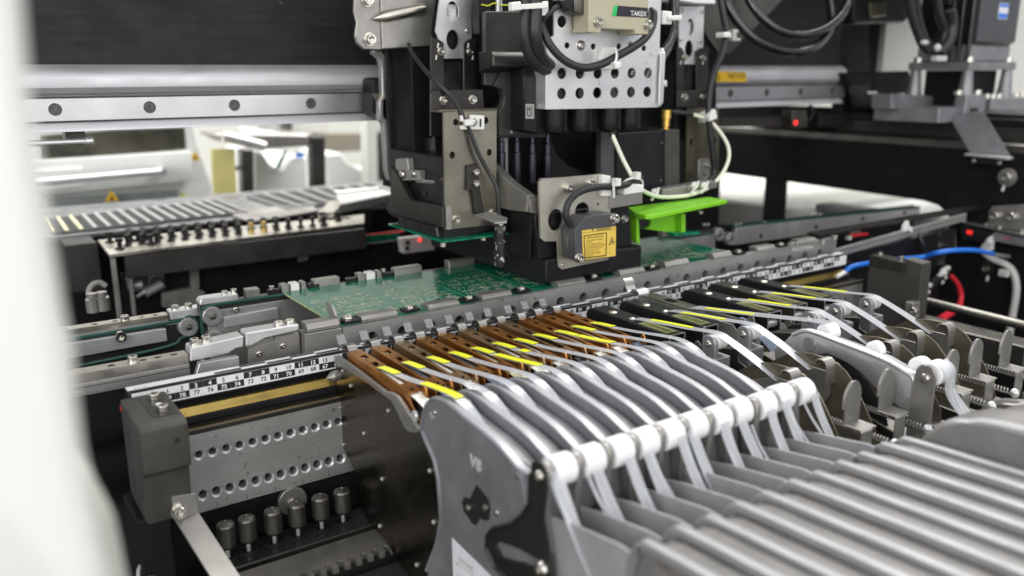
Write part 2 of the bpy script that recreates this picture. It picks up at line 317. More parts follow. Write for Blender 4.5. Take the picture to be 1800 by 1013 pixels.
# ================================================================ feeder bank base
bank = thing('feeder_bank', 'long black feeder bank with a brass strip and a drilled steel plate along its front', 'feeder bank', (340, 10, -92))
holes = [circ(22 + 8.5*i, -44.3, 3.5, 16) for i in range(13)] + [circ(22 + 8.5*i, -72.0, 3.7, 16, 4.0) for i in range(13)]
holes += [circ(140 + 17*i, -44.3, 2.55, 10) for i in range(34)]
part('hole_plate', G().prism([(4, -27.4), (712, -27.4), (712, -83.5), (4, -83.5)], 'y', -6, 2, holes), 'steel', bank, 0.0)
for i in range(13):
    for z, r, rz in ((-44.3, 2.4, 2.4), (-72.0, 2.6, 2.9)):
        a = circ(22+8.5*i, z, r, 16, rz); b = circ(22+8.5*i, z, r+1.1, 16, rz+1.1)
        if i == 0:
            g = G(); g.sweep([[(p[0], -6.08, p[1]) for p in b], [(p[0], -4.7, p[1]) for p in a], [(p[0], 1.9, p[1]) for p in a]], caps=False); cs0 = part('countersink', g, 'alu_bright', bank)
            if z < -60: cs2 = cs0
            else: cs1 = cs0
        else: o = place('countersink', (cs1 if z > -60 else cs2).data, bank, base(bank)+V((8.5*i, 0, 0)))
part('back_panel', G().box(4, 712, 2.2, 5, -83, -29), 'black_paint', bank)
part('ledge', G().prism([(-6.1, -27.2), (13, -27.2), (13, -30), (-6.1, -30)], 'x', 4, 712), 'dark', bank)
g = G()
for i in range(6): g.box(30+19*i, 30.3+19*i, -6.12, -6.0, -83, -79)
part('index_mark', g, 'ink', bank)
part('bronze_edge', G().box(4, 712, -6.3, -4.2, -27.15, -26.3), 'bronze', bank)
part('black_rail', G().prism([(5.5, -27), (9, -27), (9, -19), (6.5, -22.4), (5.5, -22.8)], 'x', 6, 705), 'black', bank, 0.3)
part('brass_strip', G().prism([(6.4, -22.2), (8.9, -18.9), (8.9, -16.2), (7.3, -16.5)], 'x', 6, 705), 'brass', bank)
part('core', G().box(4, 712, 9.2, 19, -110, -10), 'black_paint', bank)

# ---------------------------------------------------------------- slot number ruler
ruler = thing('number_ruler', 'black bar with checkered slot numbers 1 to 79 running across the feeder bank', 'ruler', (340, 5, -9))
part('bar', G().prism([(0, 3.1), (0.5, 3.6), (10.6, 3.6), (11, -9), (0, -9)], 'x', -14, 688), 'black', ruler, 0.2)
part('label_sheet', G().box(-12, 687.6, -0.10, 0.02, -7.7, 2.25), 'paper', ruler)
part('top_label', G().box(-13.5, 687.6, 2.4, 9.8, 3.58, 3.72), 'paper', ruler)
g = G(); gt = G()
for n in range(1, 80):
    x = 8.5*n; up = ((n-1)//2) % 2 == 1
    z0, z1 = (-2.2, 2.15) if up else (-6.7, -2.3)
    g.box(x-4.2, x+4.25, -0.135, -0.08, z0, z1)
    y0, y1 = (6.1, 9.4) if up else (2.6, 5.9)
    if 4 < n: gt.box(x-4.25, x+4.25, y0, y1, 3.70, 3.75)
part('black_cells', g, 'ink', ruler); part('top_cells', gt, 'ink', ruler)
wh, bl = [], []
for n in range(1, 80):
    up = ((n-1)//2) % 2 == 1
    (wh if up else bl).append((str(n), 3.9, (8.5*n, -0.1, -1.55), (1, 0, 0), (0, 0, 1), 'CENTER', 0.06, 0.1))
    (bl if up else wh).append((str(80-n), 3.9, (8.5*n, -0.1, -6.05), (1, 0, 0), (0, 0, 1), 'CENTER', 0.06, 0.1))
merge_text(ruler, wh, 'ink_white', 'white_numbers'); merge_text(ruler, bl, 'ink', 'black_numbers')
text(ruler, 'FRONT', 4.0, (-10.5, -0.1, -3.6), (1, 0, 0), (0, 0, 1), 'ink', 'front_lettering')
text(ruler, 'REAR', 3.6, (-10, 3.2, 3.72), (1, 0, 0), (0, 1, 0), 'ink_grey', 'rear_lettering')

# ---------------------------------------------------------------- left end block and bracket
eb = thing('end_block', 'dark grey cast end block at the left end of the number ruler', 'block', (-6, -30, -60))
sil = [(-55, 2), (-5, 2), (-5, -60), (-40, -60), (-40, -24), (-55, -24)]
part('casting', G().prism([(-57, -1), (-54, 2), (-4, 2), (-4, -58), (-33, -62), (-46, -62), (-50, -30), (-57, -26)], 'x', -19.5, 6.5,), 'grey_block', eb, 1.6, seg=2)
part('insert_plate', G().prism(rrect(-9.5, 4.5, -46, -8, 1.5), 'z', 1.9, 2.5), 'dark', eb, 0.2)
g = G()
for y in (-16, -38):
    g.lathe([(4.6, 2.4), (4.6, 2.65), (3.0, 2.65)], (-2.2, y, 0), n=20)
part('recess', g, 'ink', eb)
screws(eb, [(-2.2, -16, 2.3), (-2.2, -38, 2.3)], 'z', 1.15)
part('pin', G().ball((-2.2, -27, 2.6), 1.9, (1, 1, .35)), 'nylon', eb)
part('side_hole', G().cyl((0, -57.1, -9.5), (0, -56, -9.5), 1.7, 14), 'ink', eb)
part('red_mark', G().box(-19.8, -19.4, -7.5, -5, -4.5, -2), 'red', eb)
br = thing('angle_bracket', 'bare zinc angle bracket bolted under the dark end block', 'bracket', (0, -50, -90))
part('tab', G().prism([(-4.8,-46.4),(8.9,-48.7),(9,-61.6),(-4.7,-61.3)], 'y', -48, -46.4), 'tin', br, 0.2)
a = (-4.4,-47,-60.7); b = (9.3,-47,-61.4)
g = G(); c0 = V(a); c1 = V(b); dd = V((10, -80, -24)); t = V((0, 0.3, -1.5))
g.add([c0, c1, c1+dd, c0+dd, c0+t, c1+t, c1+dd+t, c0+dd+t], [(0, 1, 2, 3), (7, 6, 5, 4), (0, 4, 5, 1), (1, 5, 6, 2), (2, 6, 7, 3), (3, 7, 4, 0)])
part('arm', g, 'tin', br, 0.2)
screws(br, [(-1.7,-48,-56.4)], '-y', 1.35, CAPW)
pst = G().box(-24, -6, -46, -4, -250, -58); single('bank_post', pst, 'black_paint', 'black post standing under the left end block', 'post', bevel=1)

# ---------------------------------------------------------------- locating pins, comb rack, roller below the bank
lp = thing('pin_rail', 'dark rail carrying the row of round steel plungers under the drilled plate', 'rail', (70, -25, -120))
part('rail', G().box(14, 128, -40, -12, -122, -109), 'dark', lp, 0.8)
pins = [(29.1, -25), (42.3, -25), (59.3, -25), (75.3, -25), (91.8, -25), (107.2, -25)]
for i, (x, y) in enumerate(pins):
    t = thing('plunger', '%s steel plunger in the row below the drilled plate, counted from the zinc bracket' % ('first', 'second', 'third', 'fourth', 'fifth', 'sixth')[i], 'plunger', (x, y, -109), 'steel plungers below the drilled plate')
    part('cap', G().lathe([(1.3, 23.9), (1.6, 24.8), (5.0, 23.6), (5.8, 22.4), (5.8, 9), (4.4, 7.2), (1.4, 7)], (x, y, -109), n=20), 'gun', t)
    part('stem', G().cyl((x, y, -109), (x, y, -101), 1.4, 10), 'alu_bright', t)
    part('collar', G().lathe([(6.4, 0), (6.4, 0.8), (5.2, 1.2), (4.6, 0.9), (4.4, 0.2)], (x, y, -109), n=20), 'black', t)
pts = []; x = 24.0
for i in range(14):
    pts += [(x, -75.5), (x+3.2, -75.5), (x+3.6, -70.5), (x+4.6, -69.3), (x+6.2, -69.3), (x+7.2, -70.5), (x+7.6, -75.5)]; x += 7.9
ck = thing('comb_rack', 'toothed dark steel rack lying in front of the plunger row', 'rack', (75, -60, -112))
part('comb', G().prism(pts + [(x, -75.5), (x, -47), (24, -47)], 'z', -113, -108.5), 'rack', ck, 0.25)
part('foot', G().box(24, x, -66, -48, -125, -113.1), 'floor_dark', ck)
single('lower_deck', G().box(-60, 190, -190, -76.5, -128, -118), 'floor_dark', 'dark speckled deck plate in front of the toothed rack', 'deck plate', bevel=0.5)
rl = thing('guide_roller', 'steel guide roller on the dark wall behind the plungers', 'roller', (80, -4, -102))
part('disc', G().cyl((79, -8, -93), (79, -4, -93), 10, 26), 'tin', rl, 0.4)
screws(rl, [(79, -8, -95)], '-y', 1.3, CAPW)
single('wall_under_bank', G().box(-10, 712, -3, 2, -260, -84), 'black_paint', 'black wall panel below the drilled plate', 'panel')
cb = G()
cb.tube([(-20.9,-30,-79.7), (-19.9,-32,-90.3), (-26,-40,-94.5), (-26, -45, -140)], 1.2)
cb.tube([(-19.7,-30,-80.1), (-18.7,-35,-91.1), (-19.2,-45,-94.3), (-20, -50, -140)], 1.2)
cb.tube([(-10,-30,-89.1), (-18.6,-36,-88.7), (-21,-45,-93.6), (-22, -50, -140)], 1.2)
single('wire_bundle', cb, 'ink_grey', 'thin grey wires hanging behind the zinc bracket', 'wires')

# ---------------------------------------------------------------- right end block, bar, rod
X0 = 700
er = thing('end_block', 'dark steel end block under the blue wire at the right end of the bank', 'block', (712, -30, -70))
part('body', G().prism([(-18.8,-4.2),(-76.5,-6.9),(-76.2,-63.8),(-75.5,-98.9),(-20.5,-98.7),(-18.7,-39.7)], 'x', 700, 715), 'grey_block', er, 0.8)
part('face', G().prism([(-56.8,6.8),(-76.2,5.1),(-77.2,-62.3),(-69.2,-61.9)], 'x', 700.1, 716), 'grey_block', er, 0.6)
part('top_plate', G().prism([(-20.4,4.9),(-59,3.5),(-58.9,-5.8),(-20.3,-6)], 'x', 697, 712), 'dark', er, 0.5)
part('notch', G().prism([(-55.1,2.4),(-58.8,2),(-57.4,-6.5),(-53.7,-6.6)], 'x', 699.6, 700.2), 'ink', er)
screws(er, [(708,-25,3.7), (708,-49.1,3.8)], 'z', 1.0)
bar = thing('square_bar', 'long rusty grey steel bar running toward the camera from the right end block', 'bar', (705, -150, -90))
part('bar', G().box(690, 716, -185.6, -69.7, -79.2, -49.2), 'gun', bar, 1.0)
part('end_boss', G().prism([(-70.1,-32.6),(-78.5,-32.5),(-79.3,-49.2),(-70.9,-50)], 'x', 688, 700), 'tin', bar, 0.6)
screws(bar, [(689,-80,-40.4)], '-x', 1.5)
single('round_rod', G().cyl((735,-47.1,-40.6), (735,-176.5,-43.4), 4.5, 14), 'gun', 'dark round steel rod behind the rusty bar', 'rod')

# ---------------------------------------------------------------- conveyors
def clamp(parent, pts_top, y0, y1, z0, z1, mat='warm_steel'):
    part('hold_down_block', G().box(pts_top[0], pts_top[1], y0, y1, z0, z1), mat, parent, 0.5)
fr = thing('front_conveyor_rail', 'long pale steel board rail right behind the number ruler', 'conveyor rail', (380, 26, -14))
hl = [circ(131.6 + 24.6*i, 2.0, 4.3, 16) for i in range(1, 23)]
part('rail', G().prism([(134, 13.2), (700, 15.5), (700, -14), (134, -14)], 'y', 22, 29, hl), 'steel', fr)
part('rail_back', G().box(134, 700, 29.1, 31, -14, 12.5), 'dark', fr)
part('end_cap', G().box(106, 133.6, 22.5, 36, -10, 13), 'tin', fr, 0.6)
for xa, xb, za in ((108, 132, 20.5), (149, 178, 19), (204, 231, 19), (252, 280, 19.5), (327, 356, 20), (395, 424, 20.5), (450, 480, 21), (513, 538, 21), (575, 602, 20), (640, 668, 20)):
    g = G().prism([(22.6, 13.6), (22.6, 16.4), (25.5, za-1), (35, za-1), (35, 14.6), (31, 13.6)], 'x', xa, xb); part('hold_down_block', g, 'tin', fr, 0.4, ang=9)
for xa in (184, 236, 286, 362, 430, 545, 608):
    g = G().box(xa, xa+13, 23, 33, 15.2, 17.2); part('clip_plate', g, 'black', fr, 0.3)
    place('screw', CROSS, fr, (xa+6, 27, 17.2), DIRS['z'], 1.15)
part('stop_pin', G().prism([(28.5, 14), (38, 14), (50, 20), (50, 27), (40, 26), (34, 19), (28.5, 18)], 'x', 133.4, 135), 'steel', fr, 0.2)
part('stop_base', G().box(136, 149, 23, 36, 14.6, 16.6), 'black', fr, 0.3); place('screw', CROSS, fr, (141, 29, 16.6), DIRS['z'], 1.4)

rr = thing('rear_conveyor_rail', 'pale steel board rail along the far edge of the green board', 'conveyor rail', (380, 145, -24))
part('rail', G().box(70, 640, 138, 146, -44, 8), 'steel', rr, 0.4)
part('rail_cap', G().prism([(139.5, 8), (139.5, 13), (150, 13), (150, 6), (146, 6)], 'x', 66, 640), 'dark', rr)
part('panel', G().box(84, 128, 136.6, 138, -40, -6), 'tin', rr, 0.3)
part('side_plate', G().prism([(82, -6.5), (126, -6), (126, 3), (82, 1.5)], 'y', 136, 138), 'alu_bright', rr, 0.3)
place('screw', BUT, rr, (91.7,136,6.7), DIRS['-y'], 1.0); place('screw', BUT, rr, (89.8,136.5,-19.1), DIRS['-y'], 1.0)
part('end_bar', G().prism([(66, 13.1), (96, 13.1), (96, 18.4), (68, 18.4), (66, 16)], 'y', 140, 152), 'alu_plate', rr, 0.7)
screws(rr, [(87, 146, 18.2), (95, 148, 18.2)], 'z', 0.9)
for xa, xb in ((103, 114), (132, 138), (140, 147), (149, 153), (160, 183), (200, 206), (208, 216), (218, 222), (235, 262), (290, 318), (350, 380), (420, 450), (560, 585)):
    part('hold_down_block', G().box(xa, xb, 141, 150, 13.1, 20), 'nylon' if xa in (140, 208) else 'tin', rr, 0.6)
for xa in (120, 154, 188, 223, 322, 460):
    part('clip_plate', G().prism([(xa, 142), (xa+10, 140.5), (xa+12, 146), (xa+3, 149)], 'z', 13.2, 17), 'black', rr, 0.4)
screws(rr, [(125, 146, 17), (226, 146, 18)], 'z', 0.8)
def pulley(parent, x, y, z, r=7.6):
    p = part('pulley', G().lathe([(2.6, 0.2), (2.6, -0.8), (4.0, -0.8), (4.4, -1.6), (r-0.6, -1.6), (r, -1.0), (r, 6)], (x, y, z), (0, 1, 0), 28), 'steel', parent, 0)
    q = part('hub', G().cyl((x, y-0.5, z), (x, y+3, z), 4.2, 18), 'ink', p); o = place('screw', CROSS, p, (x, y-0.6, z), DIRS['-y'], 1.0)
pulley(rr, *(73.4,136,4.5)); pulley(rr, *(73.4,136,-15.1))
p1 = (74.2,139,3.7); p2 = (74.1,139,-16.9)
part('belt', G().tube([(p2[0]-8.2, 139, p2[2]), (p1[0]-8.2, 139, p1[2]), (p1[0]-6, 139, p1[2]+6), (p1[0], 139, p1[2]+8.2), (p1[0]+60, 139.5, p1[2]+8.6), (640, 139.5, 10)], 1.5, 6), 'belt', rr)
part('pulley_plate', G().box(66, 82, 141, 146, -60, 5), 'dark', rr, 0.5)

ri = thing('infeed_rear_rail', 'scratched steel belt rail of the left infeed conveyor, farther one', 'conveyor rail', (10, 152, -20))
hs = [circ(x, 157.5, 2.1, 14) for x in (-48, -27, -7, 7, 26, 36)]
part('top_bar', G().prism([(-110, 152.5), (44.5, 152.5), (44.5, 163), (-110, 163)], 'z', 2.5, 6.5, hs), 'warm_steel', ri)
part('top_bar_core', G().box(-110, 44.5, 152.6, 162.9, -1, 2.4), 'steel', ri)
part('side_bar', G().prism([(-110, -2.5), (35, -2.5), (41, -3), (41, -13), (-110, -15.5)], 'y', 147.5, 153), 'alu_bright', ri, 0.6)
part('end_bar', G().prism([(45.5, 2.0), (79, 2.0), (82, 5), (80, 9), (45.5, 9)], 'y', 151, 163), 'alu_plate', ri, 0.7)
part('back_plate', G().box(-110, 66, 155, 160, -48, -2.6), 'dark', ri)
screws(ri, [(14, 157, 6.5)], 'z', 1.15); screws(ri, [(51, 157, 9), (61, 157, 9)], 'z', 1.05)
screws(ri, [(7.8,147.5,-3)], '-y', 1.5)
pulley(ri, *(57.7,149,-4.8))
q = (57.9,150,-5.1)
part('belt', G().tube([(-110, 150, -1.3), (40, 150, 0.6), (q[0], 150, q[2]+8.2), (q[0]+6, 150, q[2]+5.5), (q[0]+8.2, 150, q[2]), (q[0]+4, 150, q[2]-7), (q[0]-6, 150, q[2]-8), (30, 150, -19), (-110, 150, -24)], 1.4, 6), 'belt', ri)

fi = thing('infeed_front_rail', 'pale steel belt rail of the left infeed conveyor, nearer one', 'conveyor rail', (10, 34, -12))
hs = [circ(x, 37, 2.2, 14) for x in (-16, 3, 12, 22)]
part('top_bar', G().prism([(-110, 31), (29.5, 31), (29.5, 42.5), (-110, 42.5)], 'z', 4.5, 10.5, hs), 'warm_steel', fi)
part('side_bar', G().prism([(30, 4.3), (30, 0), (31, -4), (42, -4), (42, 4.3)], 'x', -110, 29.5), 'steel', fi, 0.3)
part('groove', G().box(-110, 29.4, 29.85, 30.2, 1.6, 2.1), 'ink', fi)
part('lower_bar', G().prism([(33, -4.1), (62, -3.6), (62, 3), (36, 3.4)], 'y', 30.5, 36), 'alu_bright', fi, 0.4)
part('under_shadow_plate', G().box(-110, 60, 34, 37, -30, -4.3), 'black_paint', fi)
part('end_bar', G().prism([(30, 6), (55, 7), (60, 9.4), (65, 9.4), (66, 17.5), (31, 15.3)], 'y', 29, 43), 'alu_plate', fi, 0.8)
screws(fi, [(-3, 37, 10.5)], 'z', 1.1, CAPW); screws(fi, [(35.5, 36, 15.4), (43, 36, 16)], 'z', 1.1, CAPW)
fb = thing('transfer_block', 'silver transfer block with two round screws between the infeed and the main rail', 'block', (85, 33, -12))
part('bridge', G().prism([(66.5, 10), (70, 10), (80, 13.5), (104, 15), (104, 19.5), (67, 19.5)], 'y', 27.5, 41), 'alu_plate', fb, 0.8)
part('body', G().prism([(67.5, -10), (105, -10), (105, 12.5), (88, 12.5), (88, 9.5), (69, 7.5)], 'y', 30.5, 40), 'tin', fb, 0.5)
for x in (92, 100): place('screw', CROSS, fb, (x, 34, 19.6), DIRS['z'], 1.35)
for px in ((75.5,30.5,2.5), (92.5,30.5,5.1)): place('screw', BUT, fb, px, DIRS['-y'], 0.8)

# ---------------------------------------------------------------- the green board
pcb = thing('circuit_board', 'large bare green circuit board lying between the two conveyor rails', 'circuit board', (350, 82, 12))
part('board', G().prism([(133, 26), (557, 26), (557, 141), (133, 141)], 'z', 12.4, 14), 'pcb', pcb)
part('edge_strip', G().box(132.8, 133.05, 26, 141, 12.35, 13.95), 'pcb_edge', pcb)
gp = G(); gs = G(); gd = G()
rnd = random.Random(3)
def cluster(x0, y0):
    for k in range(300):
        x = x0 + rnd.uniform(0, 47); y = y0 + rnd.choice([8, 10, 14, 18, 24, 27, 33, 38, 46, 52, 60, 66]) + rnd.gauss(0, 1.1)
        if rnd.random() < 0.18: continue
        a, b = rnd.choice([(0.5, 0.35), (0.8, 0.4), (0.35, 0.8), (1.5, 0.35), (0.3, 1.8)])
        tgt = gp if rnd.random() < 0.5 else gs
        for q in range(rnd.choice([1, 2, 2, 3])):
            xx = x+q*(2*a+0.45); tgt.add([(xx-a, y-b, 14.03), (xx+a, y-b, 14.03), (xx+a, y+b, 14.03), (xx-a, y+b, 14.03)], [(0, 1, 2, 3)])
    for k in range(70):
        x = x0 + rnd.uniform(0, 46); y = y0 + rnd.uniform(4, 70); l = rnd.uniform(1, 7)
        dx, dy = rnd.choice([(l, 0.16), (0.16, l), (l, 0.16)]); gd.add([(x, y, 14.02), (x+dx, y, 14.02), (x+dx, y+dy, 14.02), (x, y+dy, 14.02)], [(0, 1, 2, 3)])
for x0 in (139, 196, 254, 312, 370, 428, 486):
    cluster(x0, 34)
    gd.box(x0+52, x0+52.4, 28, 139, 14.01, 14.03); gd.box(x0+54, x0+54.3, 28, 139, 14.01, 14.03)
gd.box(140, 555, 110, 110.3, 14.01, 14.03); gd.box(140, 555, 30, 30.3, 14.01, 14.03)
part('solder_pads', gp, 'pad', pcb, kind='stuff'); part('board_print', gs, 'silk', pcb, kind='stuff'); part('traces', gd, 'silk_dim', pcb, kind='stuff')

# ---------------------------------------------------------------- right outfeed conveyor
ro = thing('outfeed_rear_rail', 'dark belt rail of the right outfeed conveyor, farther one', 'conveyor rail', (860, 145, -10))
a = (673.9,140,-9.4); b = (676.8,140,11.9); c = (1058.1,140,0.3); d = (1061.3,140,-15.5)
part('side_bar', G().prism([(a[0], a[2]), (b[0], b[2]), (c[0], c[2]), (d[0], d[2])], 'y', 140, 147), 'steel', ro, 0.6)
for px in ((721,139.9,-3), (825.6,139.9,-2.7), (923.5,139.9,-2.1), (1019.4,139.9,-2.6)): part('bolt_hole', G().cyl((px[0], 139.8, px[2]), (px[0], 141, px[2]), 3.0, 14), 'ink', ro)
part('top_belt', G().box(b[0], c[0], 140, 147, b[2]+0.3, b[2]+2.2) if False else G().prism([(b[0]-6, b[2]+0.4), (c[0], c[2]+0.4), (c[0], c[2]+2.4), (b[0]-6, b[2]+2.4)], 'y', 140.2, 146), 'belt', ro)
part('back_bar', G().prism([(a[0]-10, a[2]-30), (a[0]-10, b[2]+2), (c[0], c[2]+3), (c[0], d[2]-30)], 'y', 149, 153), 'black_paint', ro)
pulley(ro, *(665,138,0)); pulley(ro, *(645.4,138,7.5))
screws(ro, [(628,146,18), (634.5,146,17.4), (681.6,146,12.6), (688.5,146,12.5), (732.1,146,10.2), (837.8,146,10.6)], 'z', 0.9)
fo = thing('outfeed_front_rail', 'grey double rail of the right outfeed conveyor, nearer one', 'conveyor rail', (900, 36, -14))
g = G()
for dz in (0, 5.2):
    a = (683,30,-1.6); b = (974.5,30,15.4)
    g.prism([(a[0], a[2]-dz), (b[0], b[2]-dz), (b[0], b[2]-dz-4.4), (a[0], a[2]-dz-4.4)], 'y', 30, 34)
part('double_rail', g, 'steel', fo, 0.5)
part('black_side', G().prism([(685.7,-11.5),(916.2,-3.8),(937.2,-101),(699.5,-76.4)], 'y', 31.5, 34), 'black_paint', fo)
part('top_bar', G().prism([(690, 15), (1180, 15), (1180, 18.2), (690, 18.2)], 'y', 36, 52), 'dark', fo, 0.3)
for px in ((1391,430), (1399,429), (1445,429), (1465,419), (1490,420), (1432,436)):
    pass
screws(fo, [(615.5,15,18),(621.6,14.2,18),(650.8,4.7,18),(681.8,12.8,18),(691.7,2,18)], 'z', 1.3)
part('arm', G().prism([(597.5,1.7),(622,-5.1),(613.4,-12.9),(587.1,-7.8)], 'z', 18.5, 21), 'steel', fo, 0.3)
part('red_clip', G().prism([(797.4,0.9),(831.3,-0.7),(831.8,-3.5),(799,-2.7)], 'y', 70, 74), 'red', fo, 0.4)
part('grey_lever', G().prism([(813.1,-0.3),(814.4,5.8),(825.7,5.4),(833.9,-2.5)], 'y', 80, 88), 'tin', fo, 0.6)
# ================================================================ brown tape feeders (eleven)
FX = 117.0; PIT = 17.0
COLR = ['brown', 'brown', 'brown2', 'brown', 'brown', 'brown2', 'brown', 'brown2', 'brown', 'brown', 'brown']
CARR = ['paper_tape', 'carrier', 'paper_tape', 'carrier', 'label_soft', 'paper_tape', 'silver_tape', 'black_gloss', 'paper_tape', 'paper_tape', 'carrier']
M['label_soft'] = surf('cream_tape', (0.58, 0.56, 0.36), 0.5, var=0.1)
M['silver_tape'] = surf('printed_tape', (0.62, 0.60, 0.58), 0.4, scale=700, var=0.35)
M['tan_edge'] = surf('worn_tape_window', (0.30, 0.31, 0.12), 0.4, var=0.3)
FL = ['leftmost brown tape feeder with its dark side plate and cast V8 side in full view',
      'second brown tape feeder from the left, dark see-through tape behind its cover',
      'third tape feeder from the left, greyish brown cover and white paper tape',
      'fourth brown tape feeder from the left, dark tape behind its cover',
      'fifth brown tape feeder from the left, with one long unbroken yellow splice',
      'sixth tape feeder from the left, dull grey brown cover and bluish white tape',
      'seventh brown tape feeder from the left, with speckled silver tape',
      'eighth tape feeder from the left, dull brown cover and black tape',
      'ninth brown tape feeder from the left, long yellow splice over white tape',
      'tenth brown tape feeder from the left, short yellow splice over white tape',
      'rightmost brown tape feeder, beside the black feeders']
RIM = [(-127.5, 3), (-131, 10), (-135, 14), (-139.5, 17), (-146, 18.6), (-153, 19), (-162, 18.4), (-172, 17.2), (-182, 16.2), (-192, 15.4), (-200, 14.2), (-206.5, 12.8), (-212, 11), (-218, 9), (-223, 7.8), (-230, 7.6), (-238, 8.2)]
LOWL = [(-126.2, -97), (-139, -74), (-145.2, -53), (-144.2, -46), (-143, -31), (-139, -21), (-129, -12), (-123.5, -8)]
def make_feeder():
    x = FX
    t = thing('tape_feeder', FL[0], 'tape feeder', (x+6, -130, -80), 'brown tape feeders side by side in the bank')
    # pressed cover: top with two openings, two side walls
    top = [(x+0.3, -22.5), (x+10, -22.5), (x+10, -60), (x+9, -84), (x+8.6, -110), (x+0.3, -110)]
    h1 = [(x+3.0, -35), (x+7.4, -35), (x+7.4, -43), (x+3.0, -43)]; h2 = [(x+3.4, -52), (x+7.2, -52), (x+7.2, -58), (x+5.6, -58), (x+5.6, -60), (x+3.4, -60)]; h3 = [(x+2.0, -64), (x+7.4, -64), (x+7.4, -96), (x+2.0, -96)]
    g = G().prism(top, 'z', 9.7, 10.6, [h1, h2, h3])
    g.v = [(a, b, c + (0.9*math.sin((-22.5-b)/87.5*math.pi*2)*0.35) - (0.6 if b < -100 else 0)) for a, b, c in g.v]
    c = part('cover', g, 'brown', t, 0.0)
    part('cover_side', G().prism([(-22.5, 9.6), (-60, 9.8), (-110, 9.0), (-113, 4), (-120, -1), (-126, -6.5), (-125, -9.5), (-117, -9), (-104, -3), (-60, -3), (-23, -2)], 'x', x+0.3, x+1.1), 'brown', t, 0.2)
    part('cover_side', G().prism([(-22.5, 9.6), (-60, 9.8), (-104, 9.4), (-104, -6), (-60, -3), (-23, -2)], 'x', x+9.2, x+10), 'brown', t, 0.2)
    part('front_nose', G().prism([(-22.3, 9.6), (-22.3, -2), (-19, -3), (-18, 6)], 'x', x+0.4, x+9.8), 'black', t, 0.4)
    part('inner_block', G().box(x+1.2, x+9.1, -100, -24, -2, 6.5), 'black', t)
    part('sprocket_cover', G().box(x+3.4, x+6.6, -42.6, -35.4, 6.6, 9.2), 'alu_bright', t)
    part('locating_pin', G().cyl((x+4, -107.5, 9), (x+4, -107.5, 11.3), 0.9, 10), 'dark', t)
    part('end_tab', G().prism([(-113.5+6.0*math.cos(R(a))*0.6, 6+8*math.sin(R(a))) for a in range(0, 181, 20)] + [(-117, -2), (-110, -2)], 'x', x+8.3, x+9.7), 'brown', t, 0.3)
    part('pivot_screw', G().lathe([(3.4, 0), (3.4, 1.0), (2.6, 1.7), (0.05, 1.8)], (x+0.2, -118.5, -1.5), (-1, 0, 0), 18), 'alu_bright', t)
    # nose springs above the ruler
    def lip(pts, x0, x1): return G().ribbon([((x0+x1)/2, a, b) for a, b in pts], x1-x0, 0.8, (1, 0, 0), 5)
    part('nose_hook', lip([(-16, 9.6), (-10, 9.4), (-5, 9.6), (-2.6, 10.8), (-1.6, 12.8), (0.4, 14.6), (2.2, 15.2)], x+2.4, x+8.4), 'lip', t)
    part('nose_spring', lip([(-10.6, 8.6), (-12.8, 12.2), (-17, 13.4), (-20.6, 12.4), (-22.6, 8.6), (-22.8, 5)], x+1.8, x+8.2), 'lip', t)
    # tapes
    part('carrier_tape', G().ribbon([(x+5, -97, 8.6), (x+5.2, -108, 8.0), (x+5.6, -118, 6.4), (x+6.6, -130, 1.5), (x+7.4, -141, -7), (x+7.6, -150, -16)], 7.2, 0.5), 'paper_tape', t)
    part('window_tape', G().ribbon([(x+4.7, -64, 8.3), (x+4.7, -98, 8.3)], 5.2, 0.4, k=0), 'paper_tape', t)
    part('cover_tape', G().ribbon([(x+5.0, -64, 10.8), (x+4.9, -74, 12.2), (x+4.8, -90, 13.6), (x+5.0, -112, 16.2), (x+5.4, -135, 19.4), (x+6.3, -153, 20.6), (x+8.4, -166, 16), (x+9.6, -176, 8), (x+10, -186, 0)], 5.6, 0.22), 'tape', t)
    part('yellow_splice', G().ribbon([(x+5.0, -64, 11.3), (x+4.9, -74, 12.75), (x+4.85, -87, 13.95)], 5.2, 0.25), 'tape_y', t)
    # cast body: web, raised rim, lower shelf
    part('cast_web', G().prism(LOWL + [(a, b-6.6 if a < -158 else b-3) for a, b in RIM[1:]] + [(-240, -14), (-226, -14), (-214, -28), (-206, -52), (-210, -120), (-128, -120)], 'x', x+1.0, x+16.2), 'alu', t, 0.4)
    rim = RIM; inn = [(a+0.0, b-8.0) for a, b in RIM]
    part('cast_rim', G().prism(rim + inn[::-1], 'x', x, x+4.8), 'alu', t, 0.5)
    part('hump', G().prism([(-129, 4), (-135, 13), (-141, 16.6), (-148, 17.6), (-156, 16.8), (-163, 13), (-166, 6), (-160, 0), (-135, 0)], 'x', x+4.4, x+8.4), 'alu', t, 0.8)
    part('hump_bolt', G().cyl((x+8.3, -150, 10), (x+9.2, -150, 10), 2.6, 14), 'dark', t)
    part('shelf_hole', G().lathe([(2.0, 0), (2.0, 0.25), (0.05, 0.25)], (x+8.6, -187, 9.0), (0, -0.08, 1), 14), 'ink', t)
    part('gusset', G().prism([(x+4.9, -212), (x+6.4, -222), (x+9.5, -229), (x+14.0, -232.5), (x+15.2, -239), (x+4.9, -240)], 'z', 6.4, 8.6), 'alu', t, 0.5)
    # roller and its pivot
    part('roller', G().lathe([(2.0, 0), (6.6, 0), (7.3, 0.7), (7.3, 10.6), (6.6, 11.4), (2.0, 11.4)], (x+1.9, -244, 14), (1, 0, 0), 26), 'roller', t)
    part('pivot_plate', G().prism([(-238.5, 12), (-239.4, 17), (-242, 20), (-246, 20.4), (-249.3, 17.6), (-249.6, 12), (-247, -8), (-250, -24), (-240, -24), (-240, -6)], 'x', x-2.6, x+0.8), 'tin', t, 0.7)
